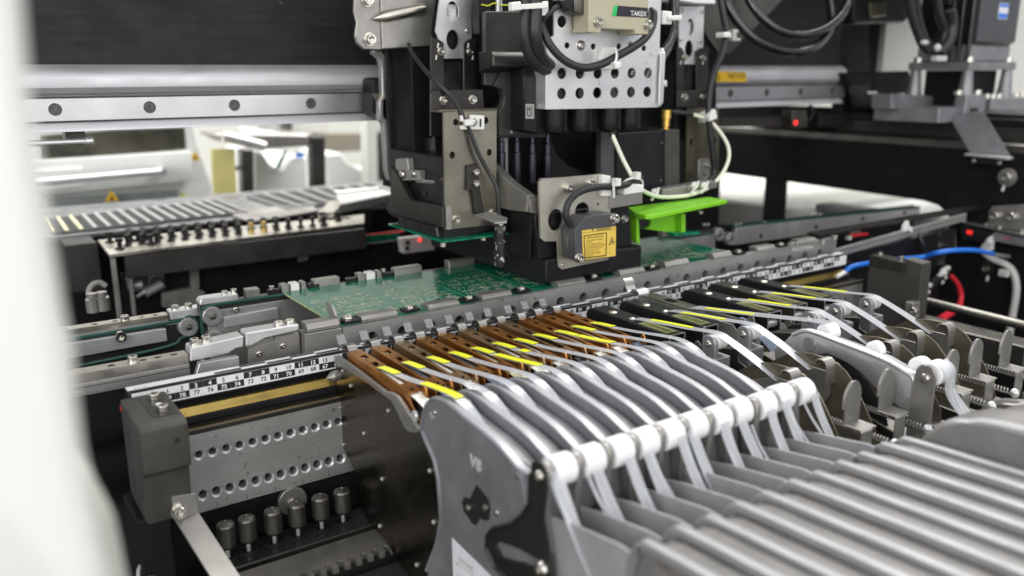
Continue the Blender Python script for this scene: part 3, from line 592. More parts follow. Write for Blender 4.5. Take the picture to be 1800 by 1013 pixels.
    part('pivot_boss', G().lathe([(3.4, 0), (3.4, 0.6), (2.2, 1.4), (0.05, 1.5)], (x-2.5, -244, 14), (-1, 0, 0), 14), 'warm_steel', t)
    part('tail_plate', G().prism([(-237, -9), (-262, -3), (-292, 2), (-306, 2), (-306, -110), (-237, -110)], 'x', x+1.0, x+2.2), 'pale_alu', t, 0.3)
    part('tail_wall', G().prism([(-228, -16), (-262, -20), (-306, -16), (-306, -110), (-228, -110)], 'x', x+10.4, x+11.4), 'gun', t)
    part('waste_tape', G().ribbon([(x+7.4, -249.5, 17.5), (x+7.6, -251.2, 12), (x+8.4, -258, 0), (x+9.6, -270, -16), (x+11.5, -285, -34), (x+13, -296, -50)], 6.4, 0.22), 'waste', t)
    part('waste_strand', G().ribbon([(x+5.0, -250.5, 12), (x+6.2, -256, 2), (x+10, -268, -14), (x+14, -280, -30), (x+16.5, -290, -46)], 2.2, 0.2, (1, 0.2, 0)), 'waste', t)
    return t
feeder0 = make_feeder()
def recolour(o, mat):
    o.material_slots[0].link = 'OBJECT'; o.material_slots[0].material = M[mat]
feeders = [feeder0]
fr_rnd = random.Random(11)
for i in range(1, 11):
    f = copy_tree(feeder0); f.location = V((FX+6+PIT*i+fr_rnd.uniform(-.3, .3), -130+fr_rnd.uniform(-1.2, 1.2), -80))*S; f['label'] = FL[i]; feeders.append(f)
for i, f in enumerate(feeders):
    for ch in f.children:
        n = ch.name.split('.')[0]
        if n in ('cover', 'cover_side', 'end_tab'): recolour(ch, COLR[i])
        if n in ('carrier_tape', 'window_tape'): recolour(ch, CARR[i])
        if n in ('waste_tape', 'waste_strand'): ch.rotation_euler = (R(fr_rnd.uniform(-1.5, 1.5)), 0, R(fr_rnd.uniform(-3, 3)))
# long splices on three of them
def splice(f, i, pts, w=5.2):
    dx = PIT*i; o = part('yellow_splice', G().ribbon([(FX+a, b, c) for a, b, c in pts], w, 0.25), 'tape_y', feeder0); o.parent = f
splice(feeders[0], 0, [(5.1, -119, 17.8), (5.4, -135, 19.9), (6.2, -151, 21.2), (7.0, -157, 20.6)])
splice(feeders[4], 4, [(4.85, -92, 14.4), (5.0, -112, 16.8), (5.3, -130, 19.3), (5.5, -138, 20.2)])
splice(feeders[8], 8, [(4.85, -89, 14.2), (5.0, -112, 16.8), (5.3, -124, 18.5)])
splice(feeders[5], 5, [(5.0, -95, 14.7), (5.1, -103, 15.6)])
# side details that only the first one shows
f0 = feeder0; x = FX
part('side_plate', G().prism([(-0.5, -5), (-1, -29), (-1.3, -63), (-12.5, -67.5), (-21.3, -73.3), (-31.4, -83.2), (-28, -97), (-43.5, -105), (-69, -105.5), (-85, -112), (-108, -116), (-137, -116), (-145, -60), (-142, -24), (-122, -12), (-117, -8), (-102, 0), (-80, 0), (-40, -1), (-10, -3)], 'x', x+0.8, x+2.0), 'dark_sheet', f0, 0.3)
part('side_arm', G().prism([(-8, 4.0), (-16.5, 6.2), (-30, 6), (-54, 5.2), (-86, 3.4), (-94, 5.4), (-101, 5.6), (-107, 3.4), (-115, -0.4), (-127, -6), (-126, -8.5), (-118.5, -11.4), (-113, -12.4), (-109, -11.6), (-100, -4.6), (-93, -0.2), (-79.5, 0.2), (-54, 1.0), (-20, -0.5), (-12, -2.4), (-8, -1)], 'x', x-3.0, x-0.6), 'tin', f0, 0.5)
part('arm_nose', G().lathe([(0.3, -9), (3.6, -4), (3.9, 0), (3.6, 1.4)], (x-0.5, -6, -10.5), (1, 0.2, 0), 16), 'tin', f0)
g = G()
for px in ((603,652), (616,678), (598,715), (683,722), (639,760), (644,780), (756,828), (672,842), (763,918), (733,993), (619,828), (668,925)):
    pass
for yy, zz in [(-13.7,-5.4),(-25.9,-12.1),(-5.2,-34.4),(-81.8,-10.9),(-43.4,-39.8),(-132.9,-30.1),(-68.5,-62),(-135.9,-60.9),(-112.7,-100.5),(-61.7,-98.5),(-7.6,-61.4)]:
    g.lathe([(1.5, 0), (1.5, 0.9), (0.9, 1.5), (0.05, 1.6)], (x+0.8, yy, zz), (-1, 0, 0), 12)
part('rivets', g, 'steel', f0)
g = G().tube([(x+0.6, a, b) for a, b in [(-126.2, -97), (-139, -74), (-145.2, -55), (-144.4, -46), (-143, -31), (-139, -21), (-129, -12), (-124.5, -7.5), (-128, 3), (-133, 11)]], 1.7, 8, 0)
g.tube([(x+0.5, a, b-1.2) for a, b in RIM[2:-2]], 1.2, 6, 0); g.tube([(x+0.5, -223.5, 7), (x+0.5, -227, 0), (x+0.5, -229, -9)], 1.9, 8, 0)
part('cast_rib', g, 'alu', f0)
cav = [(-183.6,-16.6),(-190.7,-19),(-194.9,-20),(-197,-24.2),(-195.8,-31.7),(-190.3,-34.9),(-186.5,-35.4),(-182.4,-41.6),(-176.7,-42.3),(-169.2,-39.1),(-167.6,-34.8),(-170.7,-29.7),(-176.5,-28.1)]
part('cast_side', G().prism([(-127, -100), (-139, -74), (-145.5, -53), (-144, -31), (-139.5, -21), (-129, -12), (-125, -7), (-129, 3), (-134, 11), (-140, 13), (-153, 14.5), (-182, 12), (-200, 10), (-212, 7), (-223, 4), (-229, -9), (-221, -21), (-199, -34), (-196, -60), (-206, -120), (-127, -120)], 'x', x+0.2, x+1.0, [cav]), 'alu', f0)
part('cavity', G().prism(cav, 'x', x+0.7, x+0.9), 'dark', f0)
for yy, zz in [(-174,-34.9),(-191,-27.2)]: part('cavity_screw', G().lathe([(1.9, 0), (1.7, 1.0), (0.05, 1.4)], (x+0.7, yy, zz), (-1, 0, 0), 14), 'screw', f0)
for yy, zz in [(-140.5,7.9),(-220.8,3.3),(-202.2,-24.6),(-220.3,-21.8)]: part('side_stud', G().lathe([(1.7, 0), (1.4, 0.8), (0.05, 1.1)], (x+0.2, yy, zz), (-1, 0, 0), 12), 'warm_steel', f0)
text(f0, 'V8', 9.6, (x+0.15, -178.0, -8.6), (0, -1, 0), (0, 0, 1), 'raised', 'cast_lettering', 'LEFT', 0.05, 0.12, 0.4)
part('lever', G().prism([(-236.5, 12), (-237, 17), (-240, 20), (-245, 20.5), (-249, 17.5), (-249.3, 10), (-247, -6), (-252, -20), (-258, -60), (-235, -62), (-217.7, -52), (-206, -52), (-198.2, -45), (-198.8, -38), (-204, -31.6), (-212, -28), (-221.3, -21.1), (-230, -12), (-236, -3)], 'x', x-3.6, x-2.4, [[(-206.7, -39), (-210.3, -35.6), (-228, -31), (-245.7, -28.4), (-247.1, -31.5), (-212.8, -43)]]), 'dark', f0, 0.3)
part('lever_edge', G().tube([(x-3.4, a, b) for a, b in [(-236.5, 12), (-236, -3), (-230, -12), (-221, -21), (-204, -31.6), (-199, -38), (-198.4, -45), (-206, -52), (-218, -53)]], 1.2, 6, 0), 'dark', f0)
part('lever_slot', G().prism([(-204, -39.5), (-210.3, -33), (-228, -28.5), (-249, -26), (-250, -33), (-230, -37), (-212.8, -45)], 'x', x-2.3, x-1.5), 'alu', f0, 0.3)
place('screw', BUT, f0, (x-3.6, -246, -32), DIRS['-x'], 1.5); place('screw', BUT, f0, (x-3.6, -243.5, 13.5), DIRS['-x'], 1.0)
st = part('label_sticker', G().prism([(-157.1,-60.5),(-157.7,-93.7),(-211.3,-64.1)], 'x', x+0.02, x+0.18), 'paper', f0)
lab = [(-162.4,-67),(-187.6,-65.3)]
text(f0, 'TIYUNZ', 4.6, (x-0.05, lab[0][0]-1, lab[0][1]-4.5), (0, lab[1][0]-lab[0][0], lab[1][1]-lab[0][1]), (0, -0.1, 1), 'ink_grey', 'sticker_lettering')
g = G()
for k in (0.5, 7.5, 12.5, 17.5):
    a = V((x, lab[0][0]+1, lab[0][1]-6-k)); d = V((0, lab[1][0]-lab[0][0], lab[1][1]-lab[0][1])).normalized(); g.ribbon([a, a+d*26], 0.4, 0.06, (0, 0, 1), 0)
part('sticker_lines', g, 'ink_grey', f0)
part('cap_screw_rim', G().lathe([(2.6, 0), (2.6, 0.8), (1.2, 1.2), (0.05, 1.0)], (x+0.6, -138, 5), (-1, 0, 0), 14), 'alu_bright', f0)

# ================================================================ ribbed reel covers in the foreground
RX = 117.0
def make_cover():
    x = RX
    o = [(-296, -60), (-296.5, -30), (-297, -6), (-298.6, 2), (-302, 7), (-307, 9.6), (-314, 10.8), (-395, 15.5), (-470, 19), (-560, 22), (-560, -60)]
    t = thing('reel_cover', 'x', 'reel cover', (x+8, -420, -60), 'ribbed grey reel covers in the right foreground')
    i = [(a, b-5.0) if b > 0 else (a-5, b) for a, b in o[1:-1]]
    part('web', G().prism([(-303, -60), (-303, 0), (-308, 5.2), (-314, 6.8), (-395, 11.6), (-560, 18), (-560, -60)], 'x', x+0.5, x+16.4), 'reel_grey', t)
    ring = [(-299, -60), (-299.6, -30), (-300, -10), (-300.6, -3), (-302.6, 2.6), (-307, 6.6), (-314, 8.2), (-395, 13), (-470, 16.4), (-560, 19.4)]
    part('rib', G().ribbon([(x+2.6, a, b) for a, b in ring], 4.6, 4.6, (1, 0, 0), 3), 'reel_rib', t, 1.7, seg=3)
    part('rib_foot', G().prism([(-302, -60), (-302, 0), (-308, 3.5), (-560, 15), (-560, 8), (-310, -60)], 'x', x+1.0, x+4.2), 'reel_rib', t, 0.5)
    return t
M['reel_grey'] = surf('dull_grey_reel_web', (0.165, 0.16, 0.155), 0.5, 0.0, scale=32, var=0.22, spots=((0.13, 0.11, 0.09), 45, 0.60))
M['reel_rib'] = surf('worn_grey_reel_rib', (0.30, 0.30, 0.31), 0.42, 0.3, scale=40, var=0.12)
cov = make_cover()
covers = [cov] + [None]*10
names = ['first', 'second', 'third', 'fourth', 'fifth', 'sixth', 'seventh', 'eighth', 'ninth', 'tenth', 'eleventh']
for i in range(11):
    c = cov if i == 0 else copy_tree(cov)
    c.location = V((RX+8+17.6*i, -420, -59 + (0, .6, -.3, .4, 0, .7, -.2, .3, 0, .5, -1)[i]))*S
    c['label'] = 'ribbed grey reel cover, %s counting from the cast V8 feeder side' % names[i]
t = thing('reel_cover', 'wide plain dark grey reel cover at the right edge beside the ribbed ones', 'reel cover', (325, -400, -60))
wide = [(-300, -60), (-303, -10), (-310, 8), (-318, 18), (-330, 24), (-345, 27), (-400, 30), (-520, 34), (-520, -60)]
part('web', G().prism(wide, 'x', 306, 336), 'reel_grey', t, 1.5)
part('rib', G().tube([(309, a, b) for a, b in [(-316, 6), (-322, 18), (-332, 22), (-345, 25.6), (-400, 28.6), (-520, 32)]], 3.0, 10, 3), 'reel_rib', t)
t2 = copy_tree(t); t2.location = V((362, -404, -64))*S; t2['label'] = 'second wide dark grey reel cover at the right edge, behind the first wide one'
g = G().ball((248, -408, 12), 9, (1.2, .5, .8), 14, 8); single('cable_end', g, 'tape_y', 'out of focus yellow green plastic corner at the lower right edge', 'plastic part')

# ================================================================ black tape feeders (five)
def make_black():
    x = 326.0
    t = thing('tape_feeder', 'x', 'tape feeder', (x, -150, -60), 'black tape feeders on the right of the bank')
    part('nose_block', G().prism([(-24, 5), (-27, 9), (-31, 10.3), (-78, 10.3), (-78, -8), (-45, -12), (-26, -4)], 'x', x-8, x+8), 'black', t, 0.8)
    part('rear_channel', G().prism(rrect(x-7.7, x+7.7, -7, 10, 1.2), 'y', -116, -78.4, [rrect(x-6.6, x+6.6, -6, 8.9, 0.8)]), 'black', t, 0)
    part('channel_edge', G().prism(rrect(x-7.75, x+7.75, -7.05, 10.05, 1.2), 'y', -116.6, -116.0, [rrect(x-6.9, x+6.9, -6.2, 9.2, 0.8)]), 'steel', t)
    part('tape_window', G().box(x-5.6, x+3.6, -112, -82, 10.0, 10.25), 'tan_edge', t)
    g = G()
    for k in range(6): g.box(x-1.5+1.3*(k % 2), x+0.2+1.3*(k % 2), -100-1.6*k, -99-1.6*k, 10.2, 10.32)
    part('window_print', g, 'ink', t)
    part('rivet', G().ball((x-1.5, -49, 10.2), 3.6, (1, 1, 0.3)), 'warm_steel', t); part('rivet', G().ball((x-1.5, -70.5, 10.2), 2.6, (1, 1, 0.45)), 'warm_steel', t)
    part('inner_roller', G().cyl((x-6.5, -111, -1), (x+6.5, -111, -1), 3.6, 16), 'alu_bright', t)
    part('pin_disc', G().cyl((x-9, -112, -5), (x-7.8, -112, -5), 3.6, 16), 'tin', t, 0.3)
    part('body', G().prism([(-110, -8), (-120, -4), (-146, 2), (-150, 2), (-150, -6), (-166, -12), (-170, -30), (-262, -34), (-262, -60), (-110, -60)], 'x', x-7.5, x+7), 'gun', t, 0.8)
    part('post', G().prism([(-146, -8)] + [(-152+6*math.cos(R(a)), 13.4+6*math.sin(R(a))) for a in range(0, 181, 20)] + [(-158, -8)], 'x', x-7.2, x-3.4), 'alu', t, 0.6)
    part('post_foot', G().box(x-7.2, x+6.4, -160, -146, -8, 4.6), 'alu', t, 0.6)
    place('screw', BUT, t, (x-7.2, -152, 13.4), DIRS['-x'], 0.9)
    part('roller', G().cyl((x-3.3, -152, 13.4), (x+6.6, -152, 13.4), 5.2, 20), 'nylon', t, 0.6)
    part('guard_leaf', G().prism([(-163, -16), (-166, -6), (-172, -1), (-180, 4.5), (-188, 8.5), (-200, 10.6), (-210, 10.8), (-219, 9.6), (-226, 5.8), (-233, -1.2), (-241, -12), (-250, -26), (-252, -36), (-205, -36)], 'x', x+4.2, x+5.2), 'bronze', t, 0.2)
    part('guard_back', G().prism([(-160, -12), (-178, 2), (-200, 6.8), (-222, 3), (-240, -14), (-250, -34), (-205, -34)], 'x', x+6.8, x+7.4), 'ink', t)
    part('leaf_bracket', G().prism([(-200, 3), (-216, 3), (-217, -12), (-214, -18), (-180, -14), (-182, -5)], 'x', x+2.2, x+3.2), 'tin', t, 0.3)
    part('clip', G().ribbon([(x, -217.5, -4), (x, -217.8, 4), (x, -217.2, 9.2), (x, -214.6, 11.6), (x, -210.5, 11.2), (x, -208.8, 8.4)], 9.5, 1.0), 'tin', t, 0.15)
    tab = [(x+3.2+8.2*math.cos(R(a)), 6.5+10*math.sin(R(a))) for a in range(0, 181, 15)]
    part('hook_post', G().prism([(x+11.4, -9)] + tab + [(x-5, 1.5), (x-2.5, 2.2), (x-2.5, -9)], 'y', -254.6, -253.4), 'tin', t, 0.25)
    part('hook_fold', G().ribbon([(x-3.6, -254, 2.2), (x-3.9, -250, 3.4), (x-4.2, -247, 4)], 1.0, 8, (0, 0.2, 1), 3) if False else G().tube([(x-5.0, -254.6, 1), (x-4.9, -254.6, 7), (x-3.2, -254.6, 12), (x+0.6, -254.4, 16)], 1.1, 6), 'tin', t)
    part('hook_shelf', G().box(x-2.5, x+11.4, -266, -253.4, -10.1, -9.0), 'tin', t, 0.25)
    part('hook_leg', G().box(x-4, x+6.4, -267.1, -266, -60, -9.2), 'tin', t, 0.25)
    pts = [(x+11.5+1.7*math.cos(k*1.05), -224-k*0.34, -16+1.7*math.sin(k*1.05)) for k in range(150)]
    part('spring', G().tube(pts, 0.55, 5, 0), 'tin', t)
    part('spring_ball', G().ball((x+11.5, -278, -16), 3.0), 'alu_bright', t)
    part('tail', G().prism([(-268, -24), (-285, -20), (-300, -20), (-320, -26), (-320, -60), (-268, -60)], 'x', x+4, x+19), 'tin', t, 1.2)
    part('cover_tape', G().ribbon([(x-0.5, -74, 11.2), (x, -84, 12.6), (x+0.4, -104, 14.6), (x+1, -130, 17), (x+1.6, -150, 19.2), (x+2.2, -160, 17), (x+3, -180, 10), (x+4, -202, 1)], 8.2, 0.25), 'tape', t)
    part('yellow_splice', G().ribbon([(x+1.6, -88, 13.3), (x+1.8, -104, 15.0), (x+2.2, -128, 17.2)], 4.0, 0.25), 'tape_y', t)
    return t
bf = make_black()
BX = [326, 361, 428.5, 463.5, 499.5]
BL = ['black tape feeder right beside the last brown feeder', 'second black tape feeder, just left of the grey steel feeder', 'black tape feeder just right of the grey steel feeder', 'fourth black tape feeder, next to the last one on the right', 'rightmost black tape feeder, beside the open ledge']
for i in range(5):
    c = bf if i == 0 else copy_tree(bf); c.location = V((BX[i], -150 + (0, 1, -1.5, 1.5, 0)[i], -60))*S; c['label'] = BL[i]
    for ch in c.children:
        n = ch.name.split('.')[0]
        if n == 'nose_block' and i == 3: recolour(ch, 'dark')
        if n == 'rear_channel' and i == 3: recolour(ch, 'olive')
        if n == 'yellow_splice' and i in (1, 3): ch.rotation_euler = (0, 0, R(2.5))
        if n == 'cover_tape': ch.rotation_euler = (0, 0, R((0.5, -1, 1.5, 0.3, -0.6)[i]))

# ================================================================ the wide grey feeder between the black ones
gf = thing('tape_feeder', 'wide grey steel tape feeder with a big cast arm and white end roller', 'tape feeder', (388, -150, -60))
x = 383.0
part('cover', G().prism([(x-6, -20), (x+8, -20), (x+8, -120), (x-5, -122)], 'z', 9.4, 10.4, [[(x-2, -44), (x+5, -44), (x+5, -56), (x-2, -56)]]), 'gun', gf)
M_g = None
part('cover_side', G().prism([(-20, 9.3), (-121, 9.3), (-128, 4), (-131, -6), (-127, -12), (-119, -8), (-70, -6), (-22, -4)], 'x', x-6, x-5), 'tin', gf, 0.2)
part('cover_side', G().prism([(-20, 9.3), (-120, 9.3), (-120, -6), (-22, -4)], 'x', x+7, x+8), 'tin', gf, 0.2)
part('inner_block', G().box(x-4.8, x+6.8, -118, -22, -4, 7), 'black', gf)
part('nose_hook', G().ribbon([(x-1, -14, 9), (x-1, -8, 9.5), (x-1, -4, 13), (x-1, -3, 17), (x-1, 0, 19.4)], 10, 0.9), 'steel', gf)
part('nose_spring', G().ribbon([(x-1, -10, 9.4), (x-1, -13, 13), (x-1, -19, 13), (x-1, -22, 9)], 11, 0.9), 'alu_bright', gf)
part('end_tab', G().prism([(-124, -2), (-123.6, 12), (-126, 17), (-128.4, 17), (-130.4, 12), (-133, -4)], 'x', x+6.6, x+7.8), 'tin', gf, 0.25)
part('carrier_tape', G().ribbon([(x+9, -112, 9), (x+9.5, -128, 6), (x+10.5, -145, -3), (x+11.5, -158, -16)], 13, 0.6), 'carrier', gf)
arm = [(-157, 0), (-165, 7), (-172, 15.5), (-177, 19.2), (-184, 21.2), (-192, 21.4), (-210, 19.6), (-238, 17.2), (-252, 13.4), (-262, 13), (-264, 4), (-263, -11), (-257, -13)]
inner = [(-240, -7), (-228, 1.4), (-215, 6), (-200, 8), (-190, 4), (-181, -7.6), (-160, -14)]
part('cast_arm', G().prism(arm + inner, 'x', x-3, x+1), 'alu_bright', gf, 0.9, seg=2)
part('arm_web', G().prism([(-157, 0), (-172, 13), (-186, 18), (-236, 14), (-256, 9), (-258, -14), (-236, -8), (-215, 5), (-186, -2), (-160, -14)], 'x', x+1.2, x+12), 'alu', gf, 0.6)
part('arm_rib', G().tube([(x-3, a, b) for a, b in [(-172, 14), (-184, 19.5), (-210, 18), (-238, 15.6), (-254, 12), (-261, 8), (-261, -8)]], 1.5, 8), 'alu_bright', gf)
part('arm_boss', G().cyl((x-3.8, -186, 11), (x-2, -186, 11), 5, 22), 'alu', gf, 0.4)
part('front_roller', G().cyl((x+2.5, -192, 19), (x+13, -192, 19), 6.4, 22), 'roller', gf, 0.8)
part('mid_roller', G().cyl((x+7, -226, 15.2), (x+13, -226, 15.2), 6.0, 22), 'roller', gf, 0.8)
part('end_roller', G().cyl((x+1.5, -268, 13), (x+13, -268, 13), 7.4, 26), 'roller', gf, 0.9)
part('guide_roller', G().cyl((x+4, -258, 13.5), (x+12, -258, 13.5), 6.4, 22), 'roller', gf, 0.9)
part('roller_plate', G().prism([(-275, -60), (-275, 11)] + [(-268.5+6.6*math.cos(R(a)), 12.6+8*math.sin(R(a))) for a in range(180, -1, -20)] + [(-261.5, 8), (-260, -60)], 'x', x-5, x-3.4), 'tin', gf, 0.4)
part('guard_leaf', G().prism([(-178, -10), (-192, 4), (-205, 8), (-216, 5), (-230, -4), (-245, -22), (-252, -44), (-190, -44)], 'x', x-1.5, x-0.6), 'ink', gf)
place('screw', CROSS, gf, (x-5, -268.5, 12), DIRS['-x'], 1.1)
part('cover_tape', G().ribbon([(x+2, -76, 11), (x+2.5, -92, 13), (x+3.5, -120, 16.6), (x+5, -150, 20.4), (x+6.5, -180, 24.6), (x+7, -193, 25.8)], 11.5, 0.25), 'tape', gf)
part('yellow_splice', G().ribbon([(x+1.4, -88, 13.2), (x+2.2, -106, 15.2), (x+3.4, -132, 18.4)], 4.2, 0.25), 'tape_y', gf)
part('waste_tape', G().ribbon([(x+8.5, -270, 20.8), (x+9, -276, 15.5), (396,-275.8,1.5), (402,-284.8,-13.3), (409,-293.4,-28.5)], 14.5, 0.25, (1, 0.15, 0)), 'waste', gf)
part('tail', G().prism([(-258, -26), (-300, -22), (-330, -26), (-330, -80), (-258, -80)], 'x', x+0, x+2), 'alu', gf, 0.4)
part('body', G().prism([(-118, -8), (-150, -6), (-260, -30), (-260, -80), (-118, -80)], 'x', x-4, x+10), 'gun', gf, 0.6)
# ================================================================ gantry beam
ga = thing('gantry_beam', 'long dark horizontal gantry beam with a polished linear rail along its front', 'gantry', (450, 270, 145))
part('beam', G().box(-260, 985, 241, 330, 195, 330), 'carbon', ga, 1.0)
prof = [(241, 195), (236, 195.5), (231, 193), (227.5, 188.5), (226, 183), (226.6, 178), (229.5, 174.2), (233.5, 172.4), (241, 172)]
part('cast_ledge', G().prism(prof, 'x', -260, 985), 'ledge_alu', ga, 0)
part('rail_seat', G().box(-260, 985, 236.2, 241, 144, 171.9), 'steel', ga)
hs = [circ(-6.1+69.2*k, 161.6, 4.9, 18) for k in range(-2, 15)]
part('rail', G().prism(rrect(-262, 992, 152.8, 169.8, 0.8), 'y', 231.5, 236, hs), 'steel_rail', ga)
part('rail_lip', G().prism([(236, 169.9), (232.6, 169.9), (231.4, 171.0), (232.4, 172.0), (236, 172.0)], 'x', -260, 985), 'steel_rail', ga)
g = G()
for z in (152.1, 170.0): g.box(-260, 985, 231.0, 236, z, z+0.55)
part('rail_groove', g, 'ink', ga)
for k in range(-2, 15):
    part('plug', G().lathe([(4.8, 0), (4.8, 0.4), (0.05, 0.5)], (-6.1+69.2*k, 233.4, 161.6), (0, -1, 0), 16), 'plug', ga)
part('lower_lip', G().prism([(233, 151.6), (236, 151.8), (240, 146), (238, 144.2), (229, 144.6), (229.4, 146.5)], 'x', -260, 985), 'ledge_alu', ga, 0)
part('belt_block', G().box(0, 14, 240, 262, 133, 143.5), 'dark', ga, 0.5)
part('tie_pin', G().lathe([(2.6, 0), (2.6, 40), (3.6, 41), (3.6, 46), (0.1, 48)], (-28, 238, 136), (1, 0, 0), 14), 'alu_bright', ga)
lb = part('warning_label', G().prism([(705.8,189.1),(774.3,187.6),(777.5,175.7),(709.7,176.3)], 'y', 225.4, 225.7), 'sticker_y', ga)
text(ga, 'NEVER', 11, (741.6,225.3,179.4), (1, 0, 0), (0, 0, 1), 'ink', 'label_lettering', 'LEFT')
tri = (721.4,225.3,178.9)
g = G().prism([(tri[0]-3, tri[2]-1), (tri[0]+7, tri[2]-1), (tri[0]+2, tri[2]+8)], 'y', 225.2, 225.3, [[(tri[0]-0.6, tri[2]+0.4), (tri[0]+4.6, tri[2]+0.4), (tri[0]+2, tri[2]+5)]])
part('label_mark', g, 'ink', ga)

# ================================================================ placement head
hd = thing('placement_head', 'black and steel placement head hanging from the gantry over the green board', 'machine head', (380, 110, 18))
# carriage castings
part('cast_carriage', G().prism([(248.6,208.1),(257.5,207.2),(260.7,202.3),(262.1,196.4),(261.4,166.3),(256.7,164.4),(256.1,149.7),(260.5,145),(263.5,90.5),(259.4,90.8),(256.9,100.5),(255.8,143.1),(252,147.3),(252.7,163.5),(255.8,168.4),(256.3,192.4),(255,200.3),(248.5,205.2)], 'y', 196, 204), 'steel', hd, 0.8)
part('carriage_block', G().prism([(251.2,183.5),(258.6,184.4),(262.8,177.3),(261.6,149.2),(254.7,148.9),(249.8,154.6)], 'y', 205, 228), 'black', hd, 1.2)
part('seal', G().prism([(250,169.9),(257.5,170.8),(259.4,162.1),(252.6,163.3)], 'y', 200, 206), 'bronze', hd, 1.0)
part('carriage_plate', G().prism([(259.7,221.8),(302.8,222.7),(300,130.7),(279.1,131.6),(276.5,126),(265.7,89.9),(259.9,90.3),(258.2,146.3),(257.8,177.5)], 'y', 190, 195, [circ(272.5, 144.8, 2.6, 16, 6.0)]), 'dark', hd, 0.5)
part('carriage_column', G().cyl((296.6,182,222.2), (293.8,182,131.5), 3.0, 16), 'dark', hd)
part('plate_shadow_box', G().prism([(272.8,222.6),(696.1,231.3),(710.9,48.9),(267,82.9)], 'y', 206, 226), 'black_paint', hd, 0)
screws(hd, [(273.2,189.8,118.9)], '-y', 1.4); place('screw', BUT, hd, (276,189.8,161.6), DIRS['-y'], 0.5)
g = G().tube([(279.5,184,131.5),(279.7,184,120),(277.6,184,110.7)], 3.2, 8); part('hose_stub', g, 'tin', hd)
part('motor_can', G().cyl((282.7,150,93.8), (283.8,150,132.3), 10.5, 24), 'black_gloss', hd)
# sheet bracket at the upper left
part('bent_bracket', G().prism([(213,254.8),(211.1,237.2),(213.1,228.3),(211.1,218.5),(212.8,212.2),(218.6,207.3),(231.6,207),(286,210.9),(315.8,256),(314.2,264.4)], 'y', 150, 154), 'tin', hd, 0.8)
part('bracket_face', G().prism([(234.4,257.9),(234.3,207.9),(284.9,211.3),(312.8,252.4),(313,264.2)], 'y', 147.5, 149.9), 'tin', hd, 0.5)
rb = [(226.1,147,231.7),(235.5,147,234.7),(249.8,147,237.4),(268.7,147,240.3),(275.8,147,241.5)]
g = G(); d = (V(rb[4])-V(rb[0])); L_ = d.length
g.lathe([(0.2, 0), (2.6, L_*0.10), (4.6, L_*0.2), (4.9, L_*0.3), (5.0, L_*0.9), (4.3, L_*0.965), (2.6, L_*0.99), (0.3, L_)], rb[0], d, 20)
part('pressed_rib', g, 'warm_steel', hd)
screws(hd, [(223.5,149.6,215.5),(222.9,149.6,246.4)], '-y', 1.55, CAPW)
# two slotted frames with aluminium plates
for nm, sgn, polyA, polyB, polyC, hA in (
  ('left', 0, [(264,217.5),(272,215),(276.3,212.3),(274.9,135.5),(261.6,136.1)], [(298.5,214.5),(303.1,216.4),(307.6,215.6),(307.5,134.1),(294.1,134.7),(295.6,211.7)], [(276.7,255.7),(305.8,257),(305.2,217.5),(303.4,215.1),(300,214.6),(297.2,212.7),(296.4,200.1),(278,200),(278.3,212.4),(273.4,215.1),(270.4,221.8)], ((796,20,14,18), (796,70,13,17.5))),
  ('right', 1, [(545.8,213.1),(553,212),(556.5,207.6),(560.5,146.4),(549.9,146.7)], [(573.5,208.9),(581.5,212.4),(591.5,212.5),(596.7,145.4),(578,145.9)], [(548.2,252),(584.4,253.3),(585.8,212.5),(579.2,211.3),(575.3,207.9),(575.4,196),(559.8,196),(559,207.7),(551.5,212.1)], ((1214,48,9,14), (1211,86,8.5,14)))):
    part('slotted_frame', G().prism(polyA, 'y', 118, 120.4), 'dark', hd, 0.4); part('slotted_frame', G().prism(polyB, 'y', 118, 120.4), 'dark', hd, 0.4)
    hl = []
    for px in ([(287.1,120.5,238.1),(286.6,120.5,215.3)] if sgn == 0 else [(566.3,120.5,232.3),(565.3,120.5,211.1)]): hl.append(circ(px[0], px[2], 6.2 if sgn == 0 else 5.6, 22, 8.2 if sgn == 0 else 8.6))
    part('motor_plate', G().prism(polyC, 'y', 120.5, 122.5, hl), 'alu_plate', hd, 0)
    part('motor_back', G().prism(polyC, 'y', 128, 130), 'black', hd)
    for h, tone in zip(hl, ('paper', 'black_gloss')):
        cx = sum(p[0] for p in h)/len(h); cz = sum(p[1] for p in h)/len(h)
        if tone == 'paper':
            part('motor_label', G().box(cx-5, cx+7, 126.5, 127, cz-8, cz+6), 'paper', hd)
            merge_text(hd, [(s, 3.0, (cx-3+1.5*k, 126.4, cz-4), (0, 0, 1), (-1, 0, 0)) for k, s in enumerate(('10 1', 'NO 4', '4 10'))], 'ink', 'motor_lettering')
    part('belt_guide', G().box(min(p[0] for p in polyA)+6, max(p[0] for p in polyB)-6, 122, 126, 120, 197.7), 'black_gloss', hd, 0.5)
screws(hd, [(273.4,118,205.9),(301.7,118,205.7),(556.8,118,202.6),(583.1,118,202.2)], '-y', 1.0, CAPW)
for p in [(300.7,120.4,222.9),(553.1,120.4,248.3),(581.4,120.4,248.2),(553.3,120.4,219.9),(581,120.4,219.2)]: place('screw', BUT, hd, p, DIRS['-y'], 0.75)
g = G()
for px in ((271.8,117.8,189.3), (299.6,117.8,188.8)): g.cyl((px[0], 117.6, px[2]), (px[0], 118.2, px[2]), 1.2, 10)
part('small_hole', g, 'ink', hd)
g = G()
for px in ((771,80), (824,79), (767,99), (832,99)): pass
